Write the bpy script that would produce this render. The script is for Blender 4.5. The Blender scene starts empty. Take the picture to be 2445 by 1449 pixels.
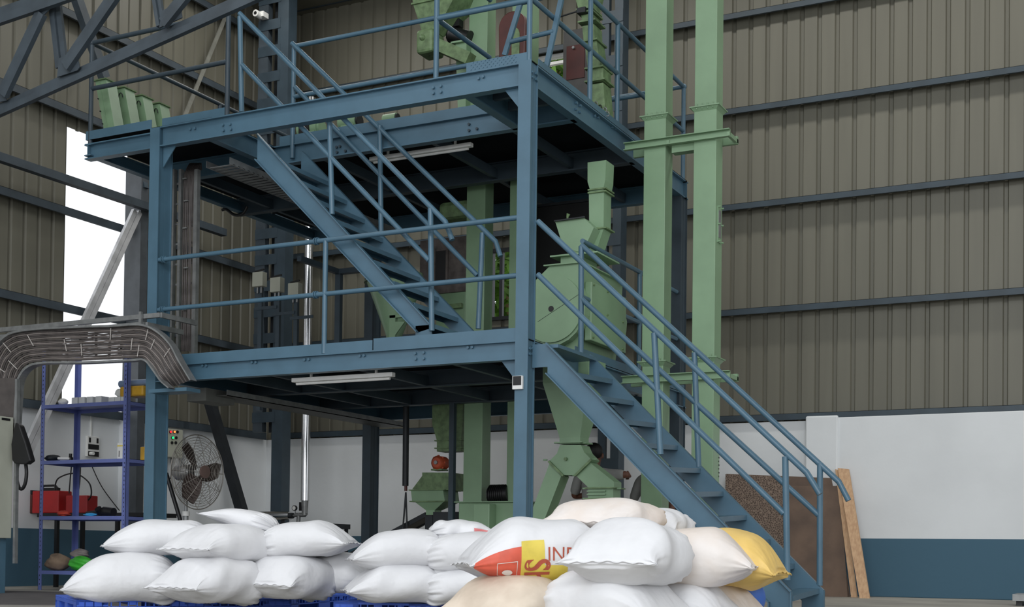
import bpy, math, random
from mathutils import Vector, Matrix
random.seed(7)
S = bpy.context.scene
COL = S.collection
# ------------------------------------------------------------------ camera, light, exposure
F_PX, CX, CY, CAM_H = 3131.6, 1222.5, 1265.15, 0.46
YAW, PITCH, ROLL = -0.46999785, 0.01905587, 0.01222912
def _rot():
    ca, sa, cb, sb, cc, sc = math.cos(YAW), math.sin(YAW), math.cos(PITCH), math.sin(PITCH), math.cos(ROLL), math.sin(ROLL)
    R1 = Matrix(((ca, 0, -sa), (0, 1, 0), (sa, 0, ca)))
    R2 = Matrix(((1, 0, 0), (0, cb, sb), (0, -sb, cb)))
    R3 = Matrix(((cc, -sc, 0), (sc, cc, 0), (0, 0, 1)))
    return R3 @ R2 @ R1
_R = _rot()
_W = Matrix((_R @ Vector((1, 0, 0)), _R @ Vector((0, 0, 1)), _R @ Vector((0, -1, 0)))).transposed()
_WT = _W.transposed()
EYE = Vector((0, 0, CAM_H))
cam_data = bpy.data.cameras.new('camera')
cam = bpy.data.objects.new('camera', cam_data); COL.objects.link(cam); S.camera = cam
right, down, fwd = _WT @ Vector((1, 0, 0)), _WT @ Vector((0, 1, 0)), _WT @ Vector((0, 0, 1))
cam.matrix_world = Matrix(((right.x, -down.x, -fwd.x, 0), (right.y, -down.y, -fwd.y, 0), (right.z, -down.z, -fwd.z, CAM_H), (0, 0, 0, 1)))
cam_data.sensor_width = 36; cam_data.lens = F_PX * 36 / 2445
cam_data.shift_y = (CY - 724.5) / 2445
cam_data.clip_end = 300
def ray(x, y): return _WT @ Vector(((x - CX) / F_PX, (y - CY) / F_PX, 1.0))
def on_y(x, y, Y): d = ray(x, y); return EYE + d * (Y / d.y)          # point of a measured edge on the plane Y
def on_x(x, y, X): d = ray(x, y); return EYE + d * (X / d.x)
def on_z(x, y, Z): d = ray(x, y); return EYE + d * ((Z - CAM_H) / d.z)
def at_d(x, y, D): return EYE + ray(x, y) * D                          # at forward distance D

S.view_settings.view_transform = 'Standard'; S.view_settings.look = 'None'
S.view_settings.exposure = 0.0; S.view_settings.gamma = 1.0
try: S.view_settings.use_curve_mapping = False
except Exception: pass
world = bpy.data.worlds.new('overcast_sky'); S.world = world; world.use_nodes = True
bg = world.node_tree.nodes['Background']; bg.inputs[0].default_value = (0.93, 0.96, 1.0, 1); bg.inputs[1].default_value = 1.2
def area(name, loc, target, sx, sy, power, col=(1, 1, 1)):
    l = bpy.data.lights.new(name, 'AREA'); l.shape = 'RECTANGLE'; l.size = sx; l.size_y = sy; l.energy = power; l.color = col
    o = bpy.data.objects.new(name, l); COL.objects.link(o); o.location = loc
    o.rotation_euler = (Vector(target) - Vector(loc)).to_track_quat('-Z', 'Y').to_euler(); return o
area('roof_skylight', (-2.5, 14.45, 8.8), (-2.5, 14.45, 0), 19, 0.45, 330, (1, 0.985, 0.94))
area('front_skylight', (-5.5, 6.5, 8.8), (-5.5, 6.5, 0), 9, 1.2, 130, (0.97, 0.99, 1))
area('side_skylight', (-10.6, 9.5, 8.8), (-10.6, 9.5, 0), 0.5, 11, 70, (1, 0.985, 0.94))
area('door_daylight', (4.0, -19, 3.6), (-6, 12, 2.0), 14, 4, 1080, (0.95, 0.98, 1))
area('high_daylight', (3.0, -12, 11.5), (-6, 11, 1.0), 12, 3, 1400, (0.95, 0.98, 1))

# ------------------------------------------------------------------ materials
def lin(c): return tuple((v / 12.92 if v <= 0.04045 else ((v + 0.055) / 1.055) ** 2.4) for v in [x / 255 for x in c])
def mat(name, rgb, rough=0.5, metal=0.0, var=0.12, scale=6.0, bump=0.0, bscale=60.0, rgb2=None, stretch=None, spec=0.5):
    m = bpy.data.materials.new(name); m.use_nodes = True; nt = m.node_tree; b = nt.nodes['Principled BSDF']
    c = lin(rgb); b.inputs['Roughness'].default_value = rough; b.inputs['Metallic'].default_value = metal
    b.inputs['Specular IOR Level'].default_value = spec
    tc = nt.nodes.new('ShaderNodeTexCoord'); mp = nt.nodes.new('ShaderNodeMapping')
    nt.links.new(tc.outputs['Object'], mp.inputs[0])
    if stretch: mp.inputs['Scale'].default_value = stretch
    n = nt.nodes.new('ShaderNodeTexNoise'); n.inputs['Scale'].default_value = scale; n.inputs['Detail'].default_value = 5
    nt.links.new(mp.outputs[0], n.inputs['Vector'])
    r = nt.nodes.new('ShaderNodeValToRGB'); nt.links.new(n.outputs['Fac'], r.inputs[0])
    c2 = lin(rgb2) if rgb2 else tuple(v * (1 - var * 2) for v in c)
    r.color_ramp.elements[0].position = 0.35; r.color_ramp.elements[0].color = (*c2, 1)
    r.color_ramp.elements[1].position = 0.62; r.color_ramp.elements[1].color = (*c, 1)
    nt.links.new(r.outputs[0], b.inputs['Base Color'])
    if bump:
        n2 = nt.nodes.new('ShaderNodeTexNoise'); n2.inputs['Scale'].default_value = bscale; nt.links.new(mp.outputs[0], n2.inputs['Vector'])
        bp = nt.nodes.new('ShaderNodeBump'); bp.inputs['Strength'].default_value = bump; bp.inputs['Distance'].default_value = 0.01
        nt.links.new(n2.outputs['Fac'], bp.inputs['Height']); nt.links.new(bp.outputs[0], b.inputs['Normal'])
    return m
def emit(name, rgb, s):
    m = mat(name, rgb, 0.3); b = m.node_tree.nodes['Principled BSDF']
    b.inputs['Emission Color'].default_value = (*lin(rgb), 1); b.inputs['Emission Strength'].default_value = s; return m
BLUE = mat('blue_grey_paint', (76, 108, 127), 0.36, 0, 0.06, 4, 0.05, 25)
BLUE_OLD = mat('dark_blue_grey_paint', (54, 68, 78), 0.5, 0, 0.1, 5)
DECK = mat('shade_dark_deck_plate', (22, 26, 30), 0.9, 0, 0.15, 3, spec=0.1)  # near black and matt: the shade under the decks is put into this colour
GREEN = mat('green_machine_paint', (130, 160, 127), 0.4, 0, 0.05, 3, 0.05, 12)
GREEN_D = mat('soiled_green_paint', (116, 142, 100), 0.5, 0, 0.2, 14, 0.2, 40)
TRUSS = mat('truss_paint', (62, 72, 80), 0.6, 0, 0.15, 4)
GALV = mat('galvanised_steel', (150, 152, 152), 0.42, 0.55, 0.12, 12)
STEEL = mat('polished_cladding', (225, 226, 228), 0.16, 1.0, 0.03, 3)
DARKST = mat('dark_steel', (38, 42, 46), 0.5, 0.2, 0.15, 6)
BLACK = mat('black_plastic', (22, 22, 24), 0.45, 0, 0.1, 8)
CABLE = mat('cable_sheath', (84, 78, 76), 0.5, 0, 0.15, 10)
WHITE_P = mat('white_plastic', (225, 225, 222), 0.4, 0, 0.04, 8)
CREAM = mat('cream_enclosure', (176, 178, 164), 0.45, 0, 0.04, 5)
BAGW = mat('white_woven_sack', (220, 220, 222), 0.5, 0, 0.03, 5, 0.5, 16)
BAGC = mat('cream_woven_sack', (226, 219, 214), 0.55, 0, 0.05, 5, 0.5, 16, rgb2=(220, 208, 198))
BAGB = mat('stained_woven_sack', (222, 208, 190), 0.6, 0, 0.05, 4, 0.5, 16, rgb2=(196, 180, 162))
BAGY = mat('yellow_woven_sack', (232, 196, 112), 0.5, 0, 0.06, 5, 0.5, 16)
RED_PR = mat('red_print', (214, 92, 70), 0.55, 0, 0.08, 20)
YEL_PR = mat('yellow_print', (222, 200, 84), 0.55, 0, 0.06, 20)
BRN_PR = mat('brown_print', (176, 82, 60), 0.55, 0, 0.05, 20)
PAL = mat('blue_pallet_plastic', (48, 88, 190), 0.42, 0, 0.06, 6)
RACK = mat('violet_blue_rack_paint', (106, 118, 178), 0.4, 0, 0.06, 6)
RED = mat('red_enamel', (176, 34, 34), 0.4, 0, 0.08, 5)
MAROON = mat('maroon_enamel', (84, 36, 30), 0.45, 0, 0.15, 5)
ORANGE = mat('orange_motor_paint', (190, 84, 52), 0.5, 0, 0.12, 10)
WOOD = mat('raw_timber', (204, 168, 132), 0.7, 0, 0.1, 3, 0.2, 30, rgb2=(186, 148, 114), stretch=(14, 14, 0.5))
BOARD = mat('brown_hardboard', (112, 92, 78), 0.75, 0, 0.08, 3, 0.1, 20, rgb2=(92, 76, 66))
CLOTH_T = mat('tan_cloth', (150, 128, 108), 0.85, 0, 0.15, 8, 0.3, 30)
GRNBAG = mat('bright_green_sack', (70, 190, 60), 0.5, 0, 0.12, 9, 0.2, 50)
YELPK = mat('yellow_package', (206, 160, 50), 0.3, 0, 0.12, 9)
SKIN = mat('brown_skin', (104, 66, 50), 0.55, 0, 0.06, 8)
HAIR = mat('black_hair', (16, 15, 16), 0.6, 0, 0.1, 20)
SHIRT = mat('grey_shirt_cloth', (150, 150, 148), 0.85, 0, 0.08, 6)
TROUS = mat('dark_trouser_cloth', (40, 44, 56), 0.85, 0, 0.1, 6)
BLUE_R = mat('blue_rubber', (60, 110, 200), 0.5, 0, 0.06, 8)
CYAN = mat('cyan_plastic', (60, 160, 220), 0.4, 0, 0.06, 8)
LEAF = mat('leaf_green', (120, 170, 60), 0.6, 0, 0.25, 3)
CONC = mat('concrete_floor', (168, 164, 154), 0.75, 0, 0.08, 1.2, 0.15, 14, rgb2=(140, 137, 130))
MAT_D = mat('dark_floor_sheet', (84, 80, 80), 0.8, 0, 0.1, 5)
SHEET = mat('beige_grey_sheet', (106, 104, 92), 0.5, 0.0, 0.05, 0.9, 0.0, 60, stretch=(6, 6, 0.5))
# painted brick wall: white above, blue dado below
def wall_mat():
    m = mat('white_plaster_blue_dado', (222, 225, 227), 0.8, 0, 0.03, 1.2, 0.25, 9)
    nt = m.node_tree; b = nt.nodes['Principled BSDF']; src = b.inputs['Base Color'].links[0].from_socket
    g = nt.nodes.new('ShaderNodeNewGeometry'); sp = nt.nodes.new('ShaderNodeSeparateXYZ'); nt.links.new(g.outputs['Position'], sp.inputs[0])
    c = nt.nodes.new('ShaderNodeMath'); c.operation = 'LESS_THAN'; c.inputs[1].default_value = 0.718; nt.links.new(sp.outputs['Z'], c.inputs[0])
    n = nt.nodes.new('ShaderNodeTexNoise'); n.inputs['Scale'].default_value = 1.5
    r = nt.nodes.new('ShaderNodeValToRGB'); r.color_ramp.elements[0].color = (*lin((60, 92, 110)), 1); r.color_ramp.elements[1].color = (*lin((68, 102, 122)), 1)
    nt.links.new(n.outputs['Fac'], r.inputs[0])
    mx = nt.nodes.new('ShaderNodeMix'); mx.data_type = 'RGBA'
    nt.links.new(c.outputs[0], mx.inputs['Factor']); nt.links.new(src, mx.inputs['A']); nt.links.new(r.outputs[0], mx.inputs['B'])
    nt.links.new(mx.outputs['Result'], b.inputs['Base Color']); return m
WALL = wall_mat()

# ------------------------------------------------------------------ mesh helpers
def V(*a): return Vector(a)
class MB:
    def __init__(s): s.v = []; s.f = []; s.sm = []
    def add(s, vs, fs, sm=False):
        o = len(s.v); s.v += [Vector(p) for p in vs]; s.f += [tuple(i + o for i in f) for f in fs]; s.sm += [sm] * len(fs); return s
    def hexa(s, p): return s.add(p, [(0, 3, 2, 1), (4, 5, 6, 7), (0, 1, 5, 4), (1, 2, 6, 5), (2, 3, 7, 6), (3, 0, 4, 7)])
    def box(s, a, b):
        x0, x1 = sorted((a[0], b[0])); y0, y1 = sorted((a[1], b[1])); z0, z1 = sorted((a[2], b[2]))
        return s.hexa([(x0, y0, z0), (x1, y0, z0), (x1, y1, z0), (x0, y1, z0), (x0, y0, z1), (x1, y0, z1), (x1, y1, z1), (x0, y1, z1)])
    def bar(s, a, b, w, h, up=(0, 0, 1)):                     # w sideways, h along up
        a, b = Vector(a), Vector(b); d = (b - a).normalized(); u = Vector(up); sd = d.cross(u)
        if sd.length < 1e-4: sd = d.cross(Vector((1, 0, 0)))
        sd.normalize(); u = sd.cross(d).normalized(); sd = sd * w / 2; u = u * h / 2
        return s.hexa([a - sd - u, a + sd - u, b + sd - u, b - sd - u, a - sd + u, a + sd + u, b + sd + u, b - sd + u])
    def tube(s, pts, r, n=10, cap=True):
        pts = [Vector(p) for p in pts]; rings = []; prev = None
        for i, p in enumerate(pts):
            d = (pts[min(i + 1, len(pts) - 1)] - pts[max(i - 1, 0)]).normalized()
            if prev is None:
                t = Vector((0, 0, 1)) if abs(d.z) < 0.9 else Vector((1, 0, 0)); x = d.cross(t).normalized()
            else: x = (prev - d * prev.dot(d)).normalized()
            prev = x; y = d.cross(x); k = r[i] if isinstance(r, (list, tuple)) else r
            rings.append([p + (x * math.cos(2 * math.pi * j / n) + y * math.sin(2 * math.pi * j / n)) * k for j in range(n)])
        vs = [q for rr in rings for q in rr]; fs = []
        for i in range(len(pts) - 1):
            for j in range(n): a = i * n + j; b = i * n + (j + 1) % n; fs.append((a, b, b + n, a + n))
        s.add(vs, fs, True)
        if cap: s.add(rings[0], [tuple(range(n))[::-1]]); s.add(rings[-1], [tuple(range(n))])
        return s
    def cyl(s, a, b, r0, r1=None, n=16): return s.tube([a, b], [r0, r0 if r1 is None else r1], n)
    def prism(s, poly, vec):
        poly = [Vector(p) for p in poly]; vec = Vector(vec); n = len(poly)
        nn = sum(((poly[i].cross(poly[(i + 1) % n])) for i in range(n)), Vector())
        if nn.dot(vec) > 0: poly = poly[::-1]
        return s.add(poly + [p + vec for p in poly], [tuple(range(n)), tuple(range(2 * n - 1, n - 1, -1))] + [(i, i + n, (i + 1) % n + n, (i + 1) % n) for i in range(n)])
    def loft(s, rings, sm=False, cap=True):
        n = len(rings[0]); vs = [q for r in rings for q in r]; fs = []
        for i in range(len(rings) - 1):
            for j in range(n): a = i * n + j; b = i * n + (j + 1) % n; fs.append((a, b, b + n, a + n))
        s.add(vs, fs, sm)
        if cap: s.add(rings[0], [tuple(range(n))[::-1]]); s.add(rings[-1], [tuple(range(n))])
        return s
    def ball(s, c, rx, ry, rz, nu=16, nv=10):
        c = Vector(c); rings = []
        for i in range(nv + 1):
            t = -math.pi / 2 + math.pi * i / nv; k = max(math.cos(t), 0.02)
            rings.append([c + Vector((rx * k * math.cos(2 * math.pi * j / nu), ry * k * math.sin(2 * math.pi * j / nu), rz * math.sin(t))) for j in range(nu)])
        return s.loft(rings, True)
    def ibeam(s, a, b, w, h, tf=0.012, tw=0.008, up=(0, 0, 1)):   # centre line a-b
        a, b = Vector(a), Vector(b); d = (b - a).normalized(); u = Vector(up); sd = d.cross(u).normalized(); u = sd.cross(d)
        s.bar(a + u * (h / 2 - tf / 2), b + u * (h / 2 - tf / 2), w, tf, up); s.bar(a - u * (h / 2 - tf / 2), b - u * (h / 2 - tf / 2), w, tf, up)
        return s.bar(a, b, tw, h - 2 * tf, up)
    def build(s, name, m, parent=None, bevel=0.0, flat=False):
        me = bpy.data.meshes.new(name); off = wpos(parent) if parent else None
        if off is None:
            mn = Vector((min(p.x for p in s.v), min(p.y for p in s.v), min(p.z for p in s.v))); mx = Vector((max(p.x for p in s.v), max(p.y for p in s.v), 0))
            loc = Vector(((mn.x + mx.x) / 2, (mn.y + mx.y) / 2, mn.z))
        else: loc = off
        me.from_pydata([tuple(p - loc) for p in s.v], [], s.f); me.update()
        me.polygons.foreach_set('use_smooth', [bool(x) and not flat for x in s.sm])
        me.materials.append(m); o = bpy.data.objects.new(name, me); COL.objects.link(o)
        if parent: o.parent = parent
        else: o.location = loc
        if bevel:
            bv = o.modifiers.new('bevel', 'BEVEL'); bv.width = bevel; bv.segments = 2; bv.limit_method = 'ANGLE'
        return o
def wpos(o):
    p = Vector()
    while o: p += o.location; o = o.parent
    return p
def thing(name, label, cat, loc=(0, 0, 0), group=None):
    o = bpy.data.objects.new(name, None); COL.objects.link(o); o.location = loc; o.empty_display_size = 0.1
    o['label'] = label; o['category'] = cat
    if group: o['group'] = group
    return o
def tag(o, label, cat, group=None, kind=None):
    o['label'] = label; o['category'] = cat
    if group: o['group'] = group
    if kind: o['kind'] = kind
    return o
def struct(o): o['kind'] = 'structure'; return o
def dup(o, delta, parent=None):                                # a copy of a part (or childless thing) moved by delta
    c = o.copy(); COL.objects.link(c); c.location = o.location + Vector(delta)
    if parent: c.parent = parent
    return c
def dup_tree(root, delta, label=None):
    r = root.copy(); COL.objects.link(r); r.location = root.location + Vector(delta)
    if label: r['label'] = label
    for ch in root.children:
        c = ch.copy(); COL.objects.link(c); c.parent = r
        for g in ch.children:
            q = g.copy(); COL.objects.link(q); q.parent = c
    return r
# ------------------------------------------------------------------ the hall
D, XL = 16.56, -12.75                                          # back wall and left wall planes
RIB = 0.227
def rib_sheet(mb, p0, along, length, z0, z1, out, phase=0.0):   # trapezoid ribbed sheet, grooves going outwards
    p0, along, out = Vector(p0), Vector(along), Vector(out); prof = []
    k = math.floor(-phase / RIB) - 1
    while k * RIB + phase < length:
        b = k * RIB + phase
        for du, dd in ((0, 0), (0.155, 0), (0.168, 0.028), (0.207, 0.028), (0.22, 0)):
            u = b + du
            if 0 <= u <= length: prof.append((u, dd))
        k += 1
    prof = [(0, 0)] + prof + [(length, 0)]
    vs = []
    for u, dd in prof:
        q = p0 + along * u + out * dd; vs += [(q.x, q.y, z0), (q.x, q.y, z1)]
    mb.add(vs, [(2 * i, 2 * i + 2, 2 * i + 3, 2 * i + 1) for i in range(len(prof) - 1)])
struct(MB().box((-30, -12, -0.2), (14, 40, 0)).build('floor', CONC))
BT = 2.215
b = MB(); b.box((XL - 0.23, D, 0), (12, D + 0.23, BT))
struct(b.build('wall_back', WALL))
x_a, x_b = on_y(1929, 1010, D).x, on_y(2006, 1010, D).x
struct(MB().box((x_a, D - 0.09, 0), (12, D, BT + 0.02)).build('trim_1', WALL, bevel=0.01))
struct(MB().box((x_a, D - 0.125, 0), (x_b, D - 0.08, BT + 0.045)).build('trim_2', WALL, bevel=0.02))
struct(MB().box((XL - 0.23, 2, 0), (XL, D, BT)).build('wall_left', WALL))
# back sheet with its window holes
SY = D + 0.12
wA = [on_y(1172, 596, SY), on_y(1226, 762, SY)]                 # window behind the lower deck
wB = [on_y(1286, 138, SY), on_y(1420, 215, SY)]                 # window behind the upper deck
b = MB(); ZT = 8.9
xs = [XL - 0.1, wA[0].x, wA[1].x, wB[0].x + 0.0, wB[1].x, 12]
def strip(x0, x1, z0, z1): rib_sheet(b, (x0, SY, 0), (1, 0, 0), x1 - x0, z0, z1, (0, 1, 0), (-x0) % RIB)
xs = sorted(set(xs))
for i in range(len(xs) - 1):
    x0, x1 = xs[i], xs[i + 1]; segs = [(BT - 0.05, ZT)]
    for w in (wA, wB):
        if x0 >= w[0].x - 1e-6 and x1 <= w[1].x + 1e-6:
            ns = []
            for (z0, z1) in segs:
                lo, hi = w[1].z, w[0].z
                if lo > z0: ns.append((z0, min(lo, z1)))
                if hi < z1: ns.append((max(hi, z0), z1))
            segs = ns
    for z0, z1 in segs: strip(x0, x1, z0, z1)
struct(b.build('wall_back_cladding', SHEET))
for k, w in enumerate((wA, wB)):
    f = MB(); x0, x1, z0, z1 = w[0].x, w[1].x, w[1].z, w[0].z; t = 0.05
    f.box((x0, SY - 0.03, z0), (x1, SY + 0.05, z0 + t)); f.box((x0, SY - 0.03, z1 - t), (x1, SY + 0.05, z1))
    f.box((x0, SY - 0.03, z0 + t), (x0 + t, SY + 0.05, z1 - t)); f.box((x1 - t, SY - 0.03, z0 + t), (x1, SY + 0.05, z1 - t))
    mx = on_y(1197, 700, SY).x if k == 0 else (x0 + x1) / 2
    f.box((mx - 0.025, SY - 0.02, z0 + t), (mx + 0.025, SY + 0.04, z1 - t))
    if k == 1: f.box((x0 + t, SY - 0.02, z1 - 0.14), (x1 - t, SY + 0.04, z1 - 0.1))
    struct(f.build('window_%d' % (k + 1), DARKST if k == 0 else WHITE_P))
# left sheet with the tall gap
SX = XL - 0.06
g0, g1 = on_x(168, 300, XL), on_x(308, 600, XL)
b = MB()
rib_sheet(b, (SX, 2, 0), (0, 1, 0), g0.y - 2, BT - 0.05, ZT, (-1, 0, 0))
rib_sheet(b, (SX, g1.y, 0), (0, 1, 0), D + 0.2 - g1.y, BT - 0.05, ZT, (-1, 0, 0))
rib_sheet(b, (SX, g0.y, 0), (0, 1, 0), g1.y - g0.y, on_x(168, 301, XL).z, ZT, (-1, 0, 0))
struct(b.build('wall_left_cladding', SHEET))
# girts (Z-shaped rails carrying the sheets)
n = 3
for p in ((2045, 990), (2045, 717), (2045, 455), (2040, 217), (1780, 28), (820, 26)):
    z = on_y(*p, D + 0.02).z if p[1] < 985 else BT + 0.1
    if p[0] == 820: z = on_y(1780, 28, D + 0.02).z + 1.35
    g = MB(); y1 = SY - 0.003; y0 = y1 - 0.13
    g.box((XL + 0.1, y0, z - 0.004), (12, y1, z)); g.box((XL + 0.1, y0, z - 0.085), (12, y0 + 0.005, z)); g.box((XL + 0.1, y0 - 0.03, z - 0.085), (12, y0, z - 0.08))
    struct(g.build('trim_%d' % n, BLUE_OLD)); n += 1
for z in (BT + 0.1, 3.60, 4.84, 6.14, 7.38, 8.5):
    g = MB(); x0 = SX + 0.003; x1 = x0 + 0.13
    g.box((x0, 2, z - 0.004), (x1, D - 0.1, z)); g.box((x1 - 0.005, 2, z - 0.11), (x1, D - 0.1, z)); g.box((x1, 2, z - 0.11), (x1 + 0.03, D - 0.1, z - 0.105))
    struct(g.build('trim_%d' % n, TRUSS)); n += 1
struct(MB().box((XL - 0.3, 4, 8.9), (12, D + 0.4, 8.98)).build('ceiling', SHEET))
# floor sheet under the rack
a0 = on_z(0, 1447, 0.01)
tag(MB().add([(-12.5, 5.6, .006), (-7.5, 8.3, .006), (-9.6, 10.6, .006), (-12.5, 10.0, .006), (-12.5, 5.6, 0), (-7.5, 8.3, 0), (-9.6, 10.6, 0), (-12.5, 10.0, 0)],
    [(0, 1, 2, 3), (0, 4, 5, 1), (1, 5, 6, 2), (2, 6, 7, 3), (3, 7, 4, 0)]).build('floor_mat', MAT_D), 'dark grey rubber sheet lying on the floor before the blue rack', 'mat')

def poly_y(pts, Y): return [on_y(x, y, Y) for x, y in pts]
def bolts(mb_parent, pts, nrm, m=None, r=0.012, h=0.012, name='bolt'):
    nrm = Vector(nrm); first = None; p0 = None
    for p in pts:
        p = Vector(p)
        if first is None:
            first = MB().tube([p, p + nrm * h], r, 8).build(name, m or BLUE, mb_parent); p0 = p
        else: dup(first, p - p0)
# ------------------------------------------------------------------ work platform
Y0, Y1 = 10.0, 14.0
XR = on_y(1257, 1100, Y0).x; XC = on_y(345, 1087, Y0).x; XD = on_y(201, 372.6, Y0).x
ZU, ZUB = on_y(1234, 150, Y0).z, on_y(1234, 204.6, Y0).z
ZL, ZLB = on_y(1226, 812, Y0).z, on_y(1226, 858, Y0).z
YI = 11.05                                                     # back edge of the stairwell
plat = thing('work_platform', 'two storey blue-grey steel platform with bolted beams around the green machines', 'platform', ((XR + XC) / 2, 12, 0))
def column(x0, y0, ztop, z0=0.0, w=0.122, d=0.2, m=BLUE, name='column'):
    c = MB(); c.box((x0, y0, z0), (x0 + w, y0 + 0.012, ztop)); c.box((x0, y0 + d - 0.012, z0), (x0 + w, y0 + d, ztop))
    for xx in (x0 + 0.012, x0 + w - 0.018):                    # webs set in from the flange edges
        c.box((xx, y0 + 0.012, z0), (xx + 0.006, y0 + d / 2 - 0.004, ztop)); c.box((xx, y0 + d / 2 + 0.004, z0), (xx + 0.006, y0 + d - 0.012, ztop))
        c.box((xx + 0.002, y0 + d / 2 - 0.005, z0), (xx + 0.004, y0 + d / 2 + 0.005, ztop))
    return c.build(name, m, plat)
CL = column(XC, Y0, on_y(352, 308, Y0).z, d=0.2); CR = column(XR - 0.122, Y0, on_y(1258, 143, Y0).z, d=0.14)
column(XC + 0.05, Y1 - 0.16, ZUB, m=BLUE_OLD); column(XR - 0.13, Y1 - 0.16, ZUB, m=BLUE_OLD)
for x, y in ((XC, Y0), (XR - 0.122, Y0)):
    MB().box((x - 0.06, y - 0.05, 0), (x + 0.18, y + 0.2, 0.015)).build('base_plate', BLUE, plat)
# gusset plates
for (x, s) in ((XC + 0.122, 1), (XR - 0.122, -1)):
    for zz in (ZUB, ZLB):
        if s == 1 and zz == ZLB: continue
        MB().prism([(x, Y0 + 0.06, zz), (x + s * 0.16, Y0 + 0.06, zz), (x, Y0 + 0.06, zz - 0.2)], (0, 0.01, 0)).build('gusset', BLUE, plat)
def beam(a, b, zt, zb, w=0.09, name='beam', m=BLUE):
    h = zt - zb; zc = (zt + zb) / 2
    return MB().ibeam((a[0], a[1], zc), (b[0], b[1], zc), w, h).build(name, m, plat)
WB = 0.09
beam((XC + 0.122, Y0 + 0.05), (XR - 0.122, Y0 + 0.05), ZU, ZUB); beam((XC + 0.122, Y0 + 0.05), (XR - 0.122, Y0 + 0.05), ZL, ZLB)
beam((XR - 0.045, Y0 + 0.14), (XR - 0.045, Y1), ZU, ZUB); beam((XR - 0.045, Y0 + 0.14), (XR - 0.045, Y1), ZL, ZLB)
# left cantilever of the upper deck
beam((XD, Y0 + 0.05), (XC, Y0 + 0.05), on_y(352, 317, Y0).z, on_y(352, 355, Y0).z); zcl, zcb = on_y(201, 348, Y0).z, on_y(201, 372.6, Y0).z
beam((XD + 0.045, Y0), (XD + 0.045, Y1), ZU - 0.05, ZU - 0.17)
beam((XD, Y1), (XR, Y1), ZU, ZUB); beam((XC, Y1), (XR, Y1), ZL, ZLB)
beam((XC + 0.2, Y0 + 0.2), (XC + 0.2, Y1), ZL, ZLB)
beam((XD, YI), (XR - .05, YI), ZU, ZUB)
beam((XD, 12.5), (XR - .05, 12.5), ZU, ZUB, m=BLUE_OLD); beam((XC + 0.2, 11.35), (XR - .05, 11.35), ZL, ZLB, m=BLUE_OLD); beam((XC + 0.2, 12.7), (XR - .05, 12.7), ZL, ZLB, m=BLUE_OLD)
xw0 = on_z(600, 318, ZU).x; xw1 = on_z(1050, 196, ZUB).x
beam((xw1 + 0.045, Y0 + 0.1), (xw1 + 0.045, YI), ZU, ZUB)
beam((xw0 - 0.1, Y0 + 0.1), (xw0 - 0.1, YI), ZU, ZUB)
# joists
j0 = None
for x in (-8.3, -7.75, -6.75, -5.75):
    MB().bar((x, Y0 + 0.1, ZLB + 0.06), (x, 12.65, ZLB + 0.06), 0.05, 0.1).build('joist', BLUE_OLD, plat)
for x in (-9.6, -7.9, -6.6, -5.7):
    MB().bar((x, YI + 0.05, ZUB + 0.08), (x, Y1 - 0.05, ZUB + 0.08), 0.05, 0.1).build('joist', BLUE_OLD, plat)
for y in (10.45, 10.75): MB().bar((xw1 + 0.1, y, ZUB + 0.12), (XR - 0.1, y, ZUB + 0.12), 0.05, 0.08).build('joist', BLUE_OLD, plat)
# deck plates
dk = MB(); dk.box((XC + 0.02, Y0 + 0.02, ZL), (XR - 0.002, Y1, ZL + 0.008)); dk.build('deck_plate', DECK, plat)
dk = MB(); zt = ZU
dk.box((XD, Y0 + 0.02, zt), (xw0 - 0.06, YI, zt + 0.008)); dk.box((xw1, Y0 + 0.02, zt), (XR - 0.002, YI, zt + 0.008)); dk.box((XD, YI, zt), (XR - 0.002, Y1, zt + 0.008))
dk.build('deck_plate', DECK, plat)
# toe plates
def toe(a, b, z, h, m=BLUE, t=0.006): return MB().bar((a[0], a[1], z + h / 2), (b[0], b[1], z + h / 2), t, h).build('toe_plate', m, plat)
hT = on_y(1226, 782, Y0).z - ZL
xs_split = on_y(888, 810, Y0).x
toe((XC + 0.125, Y0 + 0.02), (xs_split - 0.006, Y0 + 0.02), ZL, hT - 0.012); toe((xs_split + 0.006, Y0 + 0.02), (XR - 0.125, Y0 + 0.02), ZL, hT)
toe((XD, Y0 + 0.02), (XC, Y0 + 0.02), ZU, 0.09); toe((XC + 0.12, Y0 + 0.04), (on_y(540, 270, Y0).x, Y0 + 0.04), ZU, 0.09)
toe((xw1 + 0.05, Y0 + 0.02), (XR - 0.05, Y0 + 0.02), ZU, 0.085)
toe((XR - 0.01, Y0 + 0.16), (XR - 0.01, 12.65), ZU, 0.07); toe((XR - 0.01, 11.0), (XR - 0.01, Y1), ZL, 0.09)
toe((xw0, YI - 0.02), (xw1, YI - 0.02), ZU, 0.1); toe((XD + 0.01, Y0 + 0.03), (XD + 0.01, Y1), ZU, 0.09)
# anti-slip studs on the checker toe plate
st = MB()
for i in range(20):
    for j in range(4):
        x = xw1 + 0.1 + i * 0.04 + (j % 2) * 0.02
        if x < XR - 0.15: st.bar((x - 0.005, Y0 + 0.015, ZU + 0.012 + j * 0.02), (x + 0.005, Y0 + 0.015, ZU + 0.02 + j * 0.02), 0.004, 0.003)
st.build('checker_pattern', BLUE, plat)['kind'] = 'stuff'
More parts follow.
